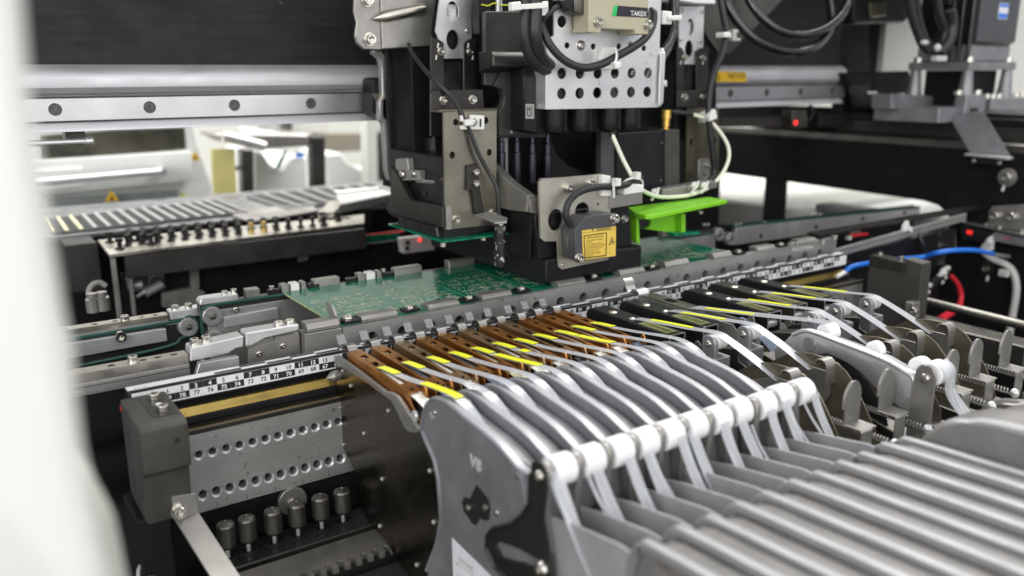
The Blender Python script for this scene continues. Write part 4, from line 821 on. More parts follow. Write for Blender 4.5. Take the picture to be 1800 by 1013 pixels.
for q in [(270.6,117.7,210.4),(268.7,117.7,200.8),(299.9,117.7,210.8),(304.3,117.7,201),(552,117.7,197.6),(583.9,117.7,197.7)]: g.prism([(q[0]-0.9, q[2]-1.8), (q[0]+0.2, q[2]-2), (q[0]+1, q[2]+1.8), (q[0]-0.2, q[2]+2)], 'y', 117.6, 118.1)
part('paint_mark', g, 'ink_white', hd)
# angle brackets over the olive plates
for poly, scr in (([(248.3,172.9),(249.9,174.3),(298.1,175),(299,159.6),(247.9,158.2)], [(259.7,92,166.9),(287.4,92,166.8)]), ([(534.5,170),(583.2,170.4),(585.3,153.7),(535.5,154.4)], [(544.5,104,163.7),(571.2,104,163.8)])):
    yy = 92 if poly[0][0] < 400 else 104
    part('angle_bracket', G().prism(poly, 'y', yy, yy+2.5), 'dark', hd, 0.4); screws(hd, scr, '-y', 1.05, CAPW)
q0 = (247.9,92,158.6); q1 = (302.4,78,159)
part('bracket_shelf', G().box(q0[0]-1, q1[0], 76, 92, q1[2]-1.2, q1[2]+0.9), 'olive', hd, 0.3)
hp = [circ(p[0], p[2], r, 16, r*1.12) for p, r in zip([(261.7,76,149.9),(290.4,76,150.3),(257.9,76,123.8),(293.4,76,124.1)], (2.5, 2.6, 2.7, 2.6))]
part('olive_plate', G().prism([(250.9,157.8),(301.1,158.7),(299.7,63.2),(296.2,61.6),(252.1,61.4),(250,64)], 'y', 76, 78.4, hp), 'olive_light', hd, 0.0)
part('plate_backing', G().prism([(255.2,155.7),(302,156.7),(300.5,63.5),(254.5,63.4)], 'y', 80, 84), 'ink', hd)
screws(hd, [(259.9,76,71),(296.3,76,73.3)], '-y', 1.05, CAPW)
hp = [circ(p[0], p[2], 2.4, 16, 3.4) for p in [(566.3,112,117.4),(601.1,112,117)]]
part('olive_plate', G().prism([(558.1,153),(605.2,151.3),(611.9,69.6),(561.2,69.2)], 'y', 112, 114.4, hp), 'olive', hd, 0.0)
part('spacer_plate', G().prism([(576.5,97.6),(579.7,99.8),(592.6,98.4),(594.8,70.5),(578.4,70.5)], 'y', 109.5, 111.9), 'tin', hd, 0.4)
place('screw', CAP, hd, (589.1,109.5,92.7), DIRS['-y'], 1.0); part('slot_hole', G().cyl((584.4,109.2,82.8), (585.2,110,82.7), 1.7, 12), 'ink', hd)
# sensor arm and scratched plunger
part('sensor_arm', G().prism([(269.8,115.1),(280.2,115.9),(281.1,99.9),(285.8,74.8),(276.8,74.2),(273.8,94.4),(269.5,94.7)], 'y', 72, 75.9), 'dark', hd, 0.4)
q = (274.2,66,75.8)
part('arm_tab', G().prism([(272.7,65.4),(289.1,71.8),(284.7,36.3),(273.9,21.1),(264.9,24.3)], 'z', 74.2, 75.7), 'steel', hd, 0.3)
screws(hd, [(276.8,72,109.6),(276.7,72,100.3)], '-y', 1.0)
c = (294.5,62,65.3); cb_ = (294.8,62,30.1)
part('plunger', G().lathe([(0.1, 0), (5.6, 0), (6.3, 0.6), (6.2, 4), (5.6, 12), (5.2, 26), (5.0, abs(c[2]-cb_[2])-1.2), (4.4, abs(c[2]-cb_[2])), (0.1, abs(c[2]-cb_[2]))], (c[0], 62, cb_[2]), (0, 0, 1), 24), 'worn_black', hd)
g = G().lathe([(3.6, 0), (3.6, 2.4), (0.1, 2.4)], (c[0], 62, c[2]), (0, 0, 1), 6); g.lathe([(3.8, 4.4), (3.8, 6.8), (2.0, 7.4), (0.1, 7.4)], (c[0], 62, c[2]), (0, 0, 1), 6); g.cyl((c[0], 62, c[2]-1), (c[0], 62, c[2]+9), 1.8, 12)
part('nut', g, 'screw', hd)
# camera and lamp unit at the lower left
part('lamp_frame', G().prism([(161, 108), (153, 106), (125, 82.5), (70, 84), (70, 66), (78, 66), (168, 65), (172, 68), (173, 72), (163, 80)], 'x', 244, 250), 'dark', hd, 0.8)
part('lamp_frame_end', G().box(247, 252, 68.5, 74, 64.5, 84), 'tin', hd, 0.4)
part('lamp_body', G().prism([(150, 66), (80, 66.5), (78, 56.5), (150, 56)], 'x', 243.6, 306), 'black_gloss', hd, 1.2)
part('lamp_core', G().box(252, 304, 84, 180, 60, 122), 'black', hd, 1)
part('lamp_rib', G().prism([(148, 68), (84, 68.6), (84, 66.7), (148, 66.2)], 'x', 243, 248), 'black', hd, 0.4)
part('lamp_board', G().prism([(240.5, 64), (303.5, 64), (303.5, 164), (241, 164)], 'z', 55.4, 56.9), 'pcb', hd)
part('lamp_front', G().prism([(247.8,63.6),(294.9,63),(294.9,59.1),(247.6,54.6)], 'y', 74, 80), 'black', hd, 0.4)
for px in ((242,66,55.6), (283.1,70,55.6), (252.9,150,48)): part('stand_off', G().lathe([(2.6, 0), (2.6, 3.2), (0.1, 3.4)], (px[0], px[1], 55.3), (0, 0, -1), 14), 'warm_steel', hd)
part('side_bracket', G().prism([(154.8,115),(132,117.8),(130.6,108.2),(111,109),(111.5,100.4),(148.6,96.7),(155.6,105)], 'x', 246, 252), 'tin', hd, 0.5)
part('link_plate', G().prism([(138.4,106.3),(117.4,109.6),(116,100.6),(136.9,97.5)], 'x', 247, 250), 'dark', hd, 0.4)
place('screw', BUT, hd, (245,140.5,102.9), DIRS['-x'], 1.3); place('screw', BUT, hd, (246,121.3,105.1), DIRS['-x'], 1.0)
g = G().tube([(248.4,120,99.3), (252.2,100,100.1), (256.8,86,102.1)], 1.6, 6); part('steel_clip', g, 'steel', hd)
part('edge_screw', G().cyl((251.9,84,102.7), (255.1,84,103.9), 2.4, 12), 'screw', hd)
g = G()
for px in ((737,340), (748,340), (726,348)): pass
for q in [(251.6,124.7,87.8),(251.6,112.4,89.2),(251.6,134.4,82.2)]: g.cyl((251.9, q[1], q[2]), (251.0, q[1], q[2]), 2.4, 14)
part('lens_ring', g, 'black_gloss', hd)
# laser alignment block
part('align_base', G().prism([(28, 19), (28, 36.5), (30, 38), (222, 38), (225, 35), (225, 19), (222, 17.6), (31, 17.6)], 'x', 317.5, 424), 'black', hd, 0.8)
part('align_body', G().prism([(314, 38.2), (309.5, 73), (311, 76.5), (409, 76.5), (412, 73), (417, 38.2)], 'y', 33, 210), 'black', hd, 0.8)
part('align_side_plate', G().prism([(40, 38.4), (36, 76), (120, 80), (190, 70), (205, 38.4)], 'x', 308.2, 311), 'black', hd, 0.6)
place('screw', CAPW, hd, (406.1,33,63.2), DIRS['-y'], 0.9)
part('side_recess', G().cyl(((404.6,32.8,63.4)[0], 32.7, (404.6,32.8,63.4)[2]), ((404.6,32.8,63.4)[0], 33.2, (404.6,32.8,63.4)[2]), 4.2, 18), 'ink', hd)
part('cast_arm', G().prism([(36, 78), (34, 92), (60, 100), (110, 122), (150, 124), (150, 76.6), (60, 76.6)], 'x', 303, 311), 'tin', hd, 0.8)
part('cast_seat', G().prism([(302.9,88.2),(316,90.4),(316.1,74.9),(305.8,77.7)], 'y', 34, 60), 'tin', hd, 0.5)
# nozzle shafts
for k, (px, pz) in enumerate(((881, 312), (908, 312), (935, 316), (962, 318))):
    pass
for q in [(324.4,105,98.4),(340.9,105,97.2),(357.8,105,95),(375.1,105,93.8)]:
    g = G().lathe([(4.0, -4), (4.0, 22), (3.2, 23), (3.2, 31), (2.4, 32), (2.4, 60)], (q[0], 105, q[2]), (0, 0, 1), 16); part('nozzle_shaft', g, 'shaft', hd)
part('shaft_plate', G().box(325, 334, 108, 110, 96, 140), 'tin', hd, 0.4)
part('head_core', G().box(262, 560, 150, 188, 74, 330), 'black_paint', hd, 1)
part('arch_plate', G().prism([(386,130.5),(391.3,129.2),(398.2,114.1),(413.3,101.4),(456.2,88.6),(467.5,82.2),(383.1,87.2),(382.8,120.2)], 'y', 122, 126), 'black', hd, 0.6)
# body above the shafts
part('housing', G().prism([(298,236.7),(360,238.8),(360.9,132.6),(308.7,134.9),(308.9,159.5),(313,161.7),(315.3,167.8),(313.1,174.3),(306.2,177.2),(297.3,178.2)], 'y', 88, 93), 'gun_dark', hd, 0.6)
part('housing_panel', G().prism([(304.3,177.3),(318.7,202.5),(325.6,204.8),(340.1,205),(340.3,135.6),(308.5,136),(308.7,157.2),(313.3,161.3),(314.5,168.8),(312.2,174.4)], 'y', 84.5, 87.9), 'gun_dark', hd, 0.8)
part('housing_hood', G().prism([(88, 205), (70, 205), (66, 201), (66, 193), (88, 188)], 'x', 291.6, 338.8), 'dark', hd, 0.8)
part('upper_block', G().prism([(298.2,259.5),(368.6,263.2),(369,220.9),(299.8,219.4)], 'y', 100, 110), 'black', hd, 0.6)
part('tie_rod', G().cyl((315.5,95,255.6), (315.3,95,231.8), 1.9, 12), 'alu_bright', hd); part('tie_rod', G().cyl((320.2,97,256), (320,97,232.1), 0.7, 8), 'alu_bright', hd)
g = G()
for z, x0, n in ((0, 0, 9), (12, 2, 10)):
    q = (303.9,94,222.9)
    for k in range(n): g.box(q[0]+k*1.7, q[0]+k*1.7+0.8, 93.6, 95, q[2]+z, q[2]+z+1.6)
part('terminal_pins', g, 'ink_grey', hd)
g = G().tube([(299.8,96,242.6), (305.2,94,241.7), (310.1,93,243.7), (319.8,94,242.7), (332.5,95,243.7)], 0.5, 5); part('thin_wire', g, 'tape_y', hd)
screws(hd, [(320.3,84.4,139.4)], '-y', 0.5)
part('valve_box', G().prism([(320.4,191.8),(345.3,196.4),(451.1,196.8),(453.9,137.1),(345.8,137.4),(335.7,137.9),(323.3,140.3),(320.4,142.2)], 'y', 66, 84), 'black', hd, 1.5, seg=2)
part('valve_cheek', G().prism([(320.2,185.1),(333.4,186.4),(333.6,139),(323.1,140.8),(320.2,143.3)], 'y', 64, 66), 'black_gloss', hd, 0.8)
part('ce_plate', G().prism([(321.6,163.2),(330.2,163),(330.3,150.9),(321.6,151.2)], 'y', 63.5, 63.9), 'ink_grey', hd)
q = (327.6,63.4,152.6)
text(hd, 'CE', 7.2, q, (0, 0, 1), (-1, 0, 0), 'ink', 'ce_lettering', 'LEFT', 0.05, 0.1)
g = G()
for k in range(8): g.box(q[0]+2.6, q[0]+3.4, 63.3, 63.45, q[2]-0.4+1.2*k, q[2]+0.3+1.2*k)
part('ce_small_print', g, 'ink', hd)
for i, q in enumerate([(348.5,56,142.2),(376.1,56,141.6),(409.4,56,141.3),(432.8,56,141.4)]):
    g = G(); r = 8.2
    prof = [(0.2, -5.2), (4, -4.4), (6.6, -2.4), (7.8, 0.6), (8.2, 4), (8.2, 45)]
    part('valve_cap', G().lathe(prof, (q[0], 60, q[2]), (0, 0, 1), 22), 'black_gloss', hd)
    part('valve_rib', G().box(q[0]+9.5, q[0]+13.0, 58, 66, q[2]-3, q[2]+40), 'black_gloss', hd, 1.2)
# perforated cover plate
PX = 348.4; pts = []
hol = [circ(PX+19.15*i, z, 4.7, 18) for z in (171.4, 187.6) for i in range(6)]
hol += [circ(p[0], p[2], 2.7, 14) for p in [(353.6,50,209.8),(381.3,50,209.3),(409.6,50,209.7),(438.5,50,208.6)]] + [circ((348.1,50,228.4)[0], (348.1,50,228.4)[2], 4.8, 18)]
pl = [(333.6, 159.0), (457.6, 157.6), (459.8, 159.8), (459.8, 207), (457.0, 210), (457.0, 330), (340, 330), (340, 217), (333.6, 215)]
part('perforated_cover', G().prism(pl, 'y', 50, 51.5, hol), 'alu_plate', hd, 0)
part('cover_flange', G().box(332.4, 333.6, 50.2, 66, 159, 214.5), 'alu_plate', hd, 0.2)
part('cover_flange', G().prism([(46.5, 162), (50, 157.8), (66, 157.8), (66, 209), (50, 209), (46.5, 205)], 'x', 459.9, 461.1), 'alu_plate', hd, 0.2)
part('flange_fold', G().box(455.5, 460.0, 46.3, 47.4, 161, 205), 'alu_plate', hd, 0.2)
for q in [(367.9,50,210),(423.8,50,210.3)]: place('screw', BUT, hd, q, DIRS['-y'], 1.5)
for i, q in enumerate([(433.7,60,188.9),(452.8,60,188.8)]): part('inner_tube', G().cyl((q[0]-7, 56, q[2]-8), (q[0]+7, 60, q[2]+6), 2.6, 10), 'tin', hd)
# grey seat, right camera boxes, connector
part('sensor_seat', G().prism([(381.9,86.4),(418.9,87.8),(419.4,76.8),(382.3,75.6)], 'y', 24, 46), 'tin', hd, 0.5)
part('camera_post', G().prism([(430.8,135.3),(449.7,134.6),(451.4,87.1),(432.2,88.5)], 'y', 96, 104), 'grey_sensor', hd, 0.5)
part('camera_box', G().prism([(447,132.3),(509.5,133),(513.2,67.7),(449.2,72.9)], 'y', 92, 130), 'black', hd, 0.8)
part('camera_box_end', G().prism([(507.5,133.7),(526.8,133),(530.9,69.3),(511.1,69.8)], 'y', 90, 130), 'grey_block', hd, 0.6)
q = (515.3,98,133)
part('coax_connector', G().lathe([(0.1, -2), (4.2, -2), (4.2, 1), (2.4, 1.4), (2.4, 3), (3.6, 3.4), (3.6, 10), (4.6, 10.6), (4.6, 19), (0.1, 19)], (q[0], 98, q[2]), (0, 0, 1), 18), 'gold', hd)
screws(hd, [(504.6,91.8,121.1),(505.1,91.8,84.2)], '-y', 0.3)
part('grey_tie_bar', G().prism([(487.5,78.4),(561.9,81.8),(564.1,74.7),(488,69.5)], 'y', 70, 84), 'tin', hd, 0.6)
screws(hd, [(521.5,69.5,78),(535.7,69.5,78.6)], '-y', 0.7)
part('gusset_plate', G().prism([(605.5,273.6),(759.6,281),(660.2,208),(652.9,207.3),(640.1,209),(619.2,227.8)], 'y', 150, 153), 'gun', hd, 0.4)
part('gusset_web', G().prism([(607,274),(664,276.7),(662.8,207.5),(611.8,207.1)], 'y', 154, 175), 'black', hd, 0.5)
part('white_box', G().prism([(524.6,266),(577.7,268.5),(578.8,254.1),(552.4,253.6),(525.3,255.1)], 'y', 100, 125), 'white', hd, 0.6)
part('spring', G().tube([(PX+112+1.8*math.cos(k*1.1), 70+1.8*math.sin(k*1.1), 176+k*0.22) for k in range(90)], 0.5, 5, 0), 'warm_steel', hd)
part('clip', G().prism([(471.4,181.7),(477.9,180.7),(478.2,175.1),(471.6,177.7)], 'y', 60, 64), 'nylon', hd, 0.5)

# ================================================================ photoelectric sensor on the cover
ps = thing('photo_sensor', 'beige TAKEX sensor box screwed to the perforated silver cover', 'sensor', (405, 40, 215))
part('case', G().prism([(357.3,256.8),(420.8,260.1),(422.8,219),(408.1,219.1),(407.3,222.3),(371.1,222.8),(370.6,219.2),(358.2,219.4)], 'y', 28, 48), 'beige', ps, 0.5)
part('left_foot', G().prism([(357.2,219.9),(368.1,232.2),(370.5,232.2),(370.8,219.8)], 'y', 40, 49.5), 'beige', ps, 0.4)
part('lens_module', G().prism([(346.1,256.7),(362.8,257.6),(363.3,235.1),(359.9,232.4),(348.2,234.6)], 'y', 34, 48), 'gun', ps, 1.5, seg=2)
part('plug', G().prism([(329.7,243),(342,245.2),(344.3,242.8),(343.9,235.1),(333.7,236.9)], 'y', 30, 42), 'black_gloss', ps, 0.8)
part('label_black', G().prism([(387.2,240.9),(420.9,240.3),(421.3,232.4),(386.3,232.7)], 'y', 27.75, 27.95), 'label_dark', ps)
part('label_green', G().prism([(384.1,240.9),(387.7,240.9),(386.2,232.7),(381.7,232.7)], 'y', 27.65, 27.95), 'logo_green', ps)
text(ps, 'TAKEX', 5.6, (401.9,27.7,233.6), (1, 0, 0.0), (0, 0, 1), 'ink_white', 'lettering', 'LEFT', 0.05, 0.06)
screws(ps, [(366.8,28,227.5),(420.5,28,226.7)], '-y', 1.25, CAPW)
part('end_cap', G().prism([(423.6,240.5),(428.2,238.9),(428.7,228.8),(424.2,227.8)], 'y', 32, 46), 'gun', ps, 1.0)

# ================================================================ laser sensor on its plate
lp_ = thing('laser_sensor', 'grey laser sensor with yellow warning label on a drilled silver plate', 'sensor', (360, 15, 30))
hl = [circ((325.5,26,71.1)[0], (325.5,26,71.1)[2], 7.8, 24, 9.0), circ((352.9,26,76.1)[0], (352.9,26,76.1)[2], 7.4, 24), circ((370,26,80.3)[0], (370,26,80.3)[2], 1.3, 10)]
part('mount_plate', G().prism([(308.4,103.6),(310.9,105.7),(373.6,105.5),(383,103.4),(384.3,66.3),(385.8,58.7),(384.3,46.9),(314.1,54.6),(310.4,57.6)], 'y', 26, 28.4, hl), 'warm_plate', lp_, 0)
part('rear_plate', G().prism([(311.4,105.8),(366.8,104.8),(376.2,103.2),(376.5,93.5),(311.4,98.5)], 'y', 28.6, 31), 'warm_plate', lp_, 0.4)
part('lower_plate', G().prism([(326.8,56.3),(385.1,57.8),(385.9,35.2),(382.8,30.5),(332.5,28.6),(328.3,31.5)], 'y', 25.8, 27.4), 'warm_plate', lp_, 0.3)
cs = [(331.6,64.6),(342.6,74.7),(371.7,74.8),(374.9,72.6),(376.1,37),(334.5,38.4),(332.7,40.5)]
part('case', G().prism(cs, 'y', 8, 25.2), 'grey_sensor', lp_, 0.6)
part('warning_label', G().prism([(338.5,63.7),(375,63.5),(375.3,38.2),(340.3,38.9)], 'y', 7.75, 7.95), 'label_y', lp_)
fr_ = [(340.3,59.5),(365.1,59.5),(365.2,39.4),(341.7,39.9)]; fi_ = [(341.2,58.7),(364.2,58.7),(364.3,40.3),(342.5,40.8)]
part('label_frame', G().prism(fr_, 'y', 7.66, 7.76, [fi_]), 'ink', lp_)
a = V((339,7.6,63.5)); b = V((374.9,7.6,63)); xd = (b-a).normalized(); xd = V((xd.x, 0, xd.z)).normalized(); dn_ = V((0.03, 0, -1))
items = [('WARNING', 3.3, (353.4,7.6,61.6), xd, (0, 0, 1)), ('LASER RADIATION', 2.25, (342.7,7.6,56.4), xd, (0, 0, 1))]
for k, (s, z) in enumerate((('AVOID DIRECT EXPOSURE', 1.55), ('TO BEAM', 1.5), ('CLASS 2 LASER PRODUCT', 1.45), ('LASER RADIATION WHEN OPEN', 1.45), ('DO NOT STARE INTO BEAM', 1.45), ('MAX OUTPUT  1 mW', 1.45), ('WAVE LENGTH  670 nm', 1.45), ('LASER RADIATION AREA', 1.4), ('PULSE  15 us', 1.4))):
    o = V((342.7,7.6,56.4)) + dn_*(2.2+1.62*k); items.append((s, z, tuple(o), xd, (0, 0, 1)))
merge_text(lp_, items, 'ink', 'label_lettering')
t0 = V((370.6,7.6,51.4)); o = (t0.x, t0.z)
g = G().prism([(o[0]-3.1, o[1]-3.2), (o[0]+3.1, o[1]-2.2), (o[0]-0.1, o[1]+3.6)], 'y', 7.62, 7.72, [[(o[0]-2.1, o[1]-2.5), (o[0]+2.1, o[1]-1.8), (o[0]-0.1, o[1]+2.2)]])
g.prism(circ(o[0], o[1]-0.6, 0.8, 10), 'y', 7.62, 7.72)
for k in range(8): g.box(o[0]-1.3, o[0]+1.3, 7.63, 7.7, o[1]-0.7, o[1]-0.5) if k == 0 else None
part('laser_symbol', g, 'ink', lp_)
o2 = V((349.7,7.6,62.6)); part('label_triangle', G().prism([(o2.x-1, o2.z-0.2), (o2.x+1.2, o2.z), (o2.x+0.1, o2.z+1.9)], 'y', 7.62, 7.72), 'ink', lp_)
part('label_line', G().prism([(339,61.9),(374.9,61.5),(374.9,61.2),(339,61.6)], 'y', 7.62, 7.7), 'ink', lp_)
text(lp_, '2947700', 2.6, ((331.3,17,48.6)[0], 17, (331.3,17,48.6)[2]), (0, 0, 1), (0, 1, 0), 'ink_grey', 'serial_lettering').location.x -= ((331.3,17,48.6)[0]-cs[0][0]+0.15)*S
g = G()
screws(lp_, [(372.4,8,70.4), (335.6,8,41.1)], '-y', 1.25, CAPW); screws(lp_, [(337.5,26,96.8)], '-y', 1.35, CAPW); place('screw', CAPW, lp_, (361.6,27,99.1), DIRS['-y'], 1.1)
place('screw', BUT, lp_, (333.6,25.8,32.3), DIRS['-y'], 0.6)
part('cable', G().tube([(333.1,16,67.5), (328.2,15,73.8), (327.5,15,80.3), (330.3,15,87), (338.5,16,92.7), (349.4,17,95.5), (365.3,18,96.2), (382.6,20,95), (400.2,24,94.7), (416,30,95.8), (430.5,40,96.3)], 3.0, 12), 'cable', lp_)
part('cable_mount', G().prism([(369.6,105.2),(379,104.1),(380.2,86.7),(369.5,87.6)], 'y', 20.5, 25.9), 'nylon', lp_, 0.6)
part('cable_mount', G().prism([(395.6,96.5),(418.6,93.3),(418.3,86.9),(396,86.2)], 'y', 22, 32), 'nylon', lp_, 0.8)
g = G().tube([(379.9,15,101.4), (376.7,14,96), (378.8,16,86.6)], 1.2, 6); g.box((379.1,14,100.6)[0]-2.2, (379.1,14,100.6)[0]+2.8, 11, 17, (379.1,14,100.6)[2]-4, (379.1,14,100.6)[2]+2)
part('cable_tie', g, 'nylon', lp_)
g = G().tube([(399.1,28,95.8), (400.6,24,99), (412.2,26,99.5), (423.4,30,95.3), (423.6,30,89.8)], 0.9, 6); g.box((411.6,24,101.7)[0]-2.6, (411.6,24,101.7)[0]+2.6, 22, 28, (411.6,24,101.7)[2]-3, (411.6,24,101.7)[2]+3)
part('cable_tie', g, 'nylon', lp_)

# ================================================================ green printed bracket
gb = thing('green_bracket', 'bright green printed plastic shelf bracket beside the laser sensor', 'bracket', (485, 50, 30))
part('shelf', G().prism([(422, 22), (430, 20.5), (551, 45), (551, 70), (440, 66), (424, 40)], 'z', 62.5, 66.4), 'green', gb, 0.5)
part('leg', G().prism([(430.3,63.5),(433.8,62.6),(436.4,35.4),(432.2,36.9)], 'y', 44, 60), 'green', gb, 0.3)
hh = [(449.7,54.4),(462.7,54.2),(466.6,50.6),(465.3,46.3),(460.3,44.6),(450.1,46.2)]
part('panel', G().prism([(446.8,56.8),(506.8,56.7),(508.2,34),(501.2,34.8),(493.4,37.3),(447.2,47.1)], 'y', 62, 65, [hh]), 'green', gb, 0.3)
part('panel_end', G().prism([(498.2,55.8),(503.6,55.8),(504.9,35),(499.5,35)], 'y', 54, 66), 'green', gb, 0.3)
part('dark_insert', G().prism(hh, 'y', 64.9, 66), 'ink', gb)
part('foot', G().prism([(487.4,38.8),(522.2,36.8),(522.5,34),(487.6,36)], 'y', 52, 62), 'pcb', gb)
place('screw', CAP, gb, (522.1,52,57.1), DIRS['-z'], 0.9)

# ================================================================ cables, ties and hoses on the head
def cable(name, pts, r, mat, label, cat='cable', group=None, n=12): return single(name, G().tube(pts, r, n), mat, label, cat, group, ang=60)
cable('thin_cable', [(254.8,140,211.6), (252.5,130,205), (253.6,112,191.6), (256.5,96,180.4), (263.6,84,168.8), (266.5,74,156.5), (272.5,72,142), (278.6,70,125.4), (287,68,109.3), (291.6,64,98.6), (293,62,86.9), (293.4,62,68.7)], 1.75, 'cable', 'thin black cable running down across the olive plate to the plunger')
cm = thing('cable_mount', 'white nylon cable mount screwed on the olive plate', 'cable mount', (275.8,72,145))
part('base', G().prism([(264.7,155.3),(269.5,155.2),(269.4,152),(273.7,151.9),(273.8,155.5),(286.8,154.6),(286.6,143.2),(264.5,144.1),(264.5,147.3),(268.8,147.1),(268.9,149.8),(264.6,150.4)], 'y', 72, 75.8), 'nylon', cm, 0.5)
part('slot', G().prism([(281.8,152.1),(283.4,152),(283.3,145.7),(281.7,145.7)], 'y', 71.7, 72.1), 'ink', cm)
part('strap', G().prism([(265.9,151.9),(273.4,152.5),(273.3,147.1),(265.8,147)], 'y', 67, 71.8), 'nylon', cm, 0.8); place('screw', CROSS, cm, (275.1,70,149.7), DIRS['-y'], 1.1)
cable('thick_cable', [(304.9,40,253), (303.9,40,234.3), (303.3,40,217.4), (308.6,42,203.9), (320.3,46,194), (340.3,56,188.2)], 4.4, 'cable', 'thick black cable at the left of the perforated cover, outer one', group='thick cables beside the perforated cover')
cable('thick_cable', [(312.1,38,253.2), (312.2,38,230.2), (312.2,38,216.7), (317.9,42,204.8), (331.2,50,196.2), (346.8,60,192.7)], 5.8, 'cable', 'thickest black cable bundle right beside the perforated cover', group='thick cables beside the perforated cover')
cable('sensor_cable', [(322,44,226.5), (323.6,40,217), (328.6,36,206.5), (340.3,34,197), (356.3,32,192.1), (372.5,30,194.4), (388.8,28,201.2), (407.3,28,209.1), (421.6,30,216.7), (432.6,34,226.8), (437.2,38,236.9), (437.5,42,239.9)], 3.3, 'cable', 'black sensor cable looping across the perforated silver cover')
cable('plug_lead', [(320.6,42,228.1), (324.2,38,231.4), (328.6,35,236.5), (334.5,34,240.5)], 1.9, 'cable', 'short black lead into the plug beside the beige sensor')
tt = thing('cable_tie', 'white cable tie around the thick cables left of the beige sensor', 'cable tie', (302.5,32,237.1))
q = (286.2,32,236.5)
part('head', G().prism([(285.7,239.7),(294,240.5),(295.1,234.3),(285.7,233.2)], 'y', 30, 36), 'nylon', tt, 0.8); part('band', G().prism([(294,238.4),(313.2,240.4),(320.3,240.3),(320.3,236.9),(313.2,236.2),(294,234.7)], 'y', 31, 33), 'nylon', tt, 0.4); part('anchor', G().prism([(316.3,241.9),(325.6,242.7),(325.7,231.6),(317.4,231.3)], 'y', 38, 46), 'nylon', tt, 0.6)
tt = thing('cable_tie', 'white cable mount and tie holding the loop on the perforated cover', 'cable tie', (391.2,40,198.6))
part('base', G().prism([(386.7,208.4),(397.9,209),(403.7,205.8),(403.9,201.1),(393.7,202),(393.9,197.3),(401.5,195.5),(401.7,190.8),(387.8,190.8),(386.3,201)], 'y', 44, 49.8), 'nylon', tt, 0.5)
part('band', G().tube([(381.2,23,207.8),(383.8,23,203.3),(383.4,23,198.4),(381,23,195.2)], 1.1, 6), 'nylon', tt); part('head', G().prism([(379.5,196.1),(386.8,197),(388.2,192.5),(381.5,190.7)], 'y', 20, 26), 'nylon', tt, 0.8)
cable('right_cable', [(488.6,70,262), (491.9,70,242.4), (492.1,70,227.4), (484.5,66,216), (471.3,62,205.8)], 3.6, 'cable_gloss', 'glossy black cable at the right edge of the perforated cover', group='cables right of the cover')
cable('right_cable', [(508.1,84,264), (510.2,84,241.2), (506.3,82,224.1), (494,76,209.3), (481.3,72,197.9)], 2.6, 'cable_gloss', 'thinner glossy black cable behind the one at the right of the cover', group='cables right of the cover')
tt = thing('cable_tie', 'white cable tie at the upper right of the perforated cover', 'cable tie', (474.2,58,235.3))
part('anchor', G().prism([(466.7,241.4),(478.6,240.9),(479.2,230.1),(467.3,229.8)], 'y', 58, 64), 'nylon', tt, 0.6); part('band', G().prism([(472,237.1),(488.2,238.1),(489.2,233.7),(472.2,233.3)], 'y', 55, 58), 'nylon', tt, 0.6)
cable('white_cable', [(410,58,137.2), (411.4,54,129.4), (416.8,48,112.6), (420.9,40,98), (426.7,40,91), (442.9,46,82.4), (470.5,56,74.8), (500.9,64,71.4), (524.3,68,71.2), (552.3,72,75.4), (574.7,76,86), (588.8,80,101.1), (592.6,86,115), (585.3,92,129.4), (574.1,98,140.5), (551.9,100,147.3)], 1.9, 'cable_white', 'thin white cable looping from the valve caps round the right side of the head')
cable('cable_sleeve', [(553.6,100,147), (542.2,100,148.2), (526,102,149.7)], 2.5, 'cable', 'black sleeve at the upper end of the white cable')
cable('cable_sleeve', [(409.3,58,137.7), (411.1,56,132.3)], 2.2, 'cable', 'short black sleeve where the white cable leaves the valve caps')
cable('right_drop_cable', [(604.1,120,271.3), (604.5,112,243), (601.3,104,225.8), (594.8,102,207.7), (581,100,185.2), (574.6,98,166.7), (573.1,96,146.9), (577.4,96,123.7), (583.3,96,103), (585.5,96,85.2), (575.1,92,77.4)], 3.4, 'cable', 'black cable dropping down the right side of the head')
tt = thing('cable_tie', 'white cable mount with a tie on the grey gusset plate', 'cable tie', (603.7,100,224.6))
part('anchor', G().prism([(648.6,232.8),(661.2,233.7),(661.5,230.7),(655.2,230),(655.7,224),(662.1,224.1),(662.4,221.1),(649.7,220.9)], 'y', 138, 149.8), 'nylon', tt, 0.5); part('band', G().prism([(589.3,227),(599.3,227.7),(601.4,222.2),(589.7,222)], 'y', 96, 108), 'nylon', tt, 0.8)
tt = thing('cable_tie', 'white cable tie on the right olive plate beside the white loop', 'cable tie', (572.4,92,144.2))
part('anchor', G().prism([(571.7,146.5),(584.8,150.2),(585.8,137.9),(574.9,137.1)], 'y', 106, 111.8), 'nylon', tt, 0.5); part('band', G().prism([(567.2,144.4),(573.2,151.6),(577.4,150.9),(580.6,142.3),(569.2,139.2)], 'y', 90, 96), 'nylon', tt, 0.8)
for lab, px in (('white knotted cable tie above the green bracket', (467.6,60,78.9)), ('white cable tie on the white cable at the grey bar', (539.9,66,79.2)), ('small white clip on the grey tie bar', (526.4,66,80.3))):
    g = G().ball(px, 4.4, (1, .8, .8), 8, 5); g.tube([(px[0]-6, px[1]-2, px[2]-7), (px[0]-2, px[1]-4, px[2]-1), (px[0]+2, px[1]-3, px[2]+4)], 1.3, 6); single('cable_tie', g, 'nylon', lab, 'cable tie', ang=25)
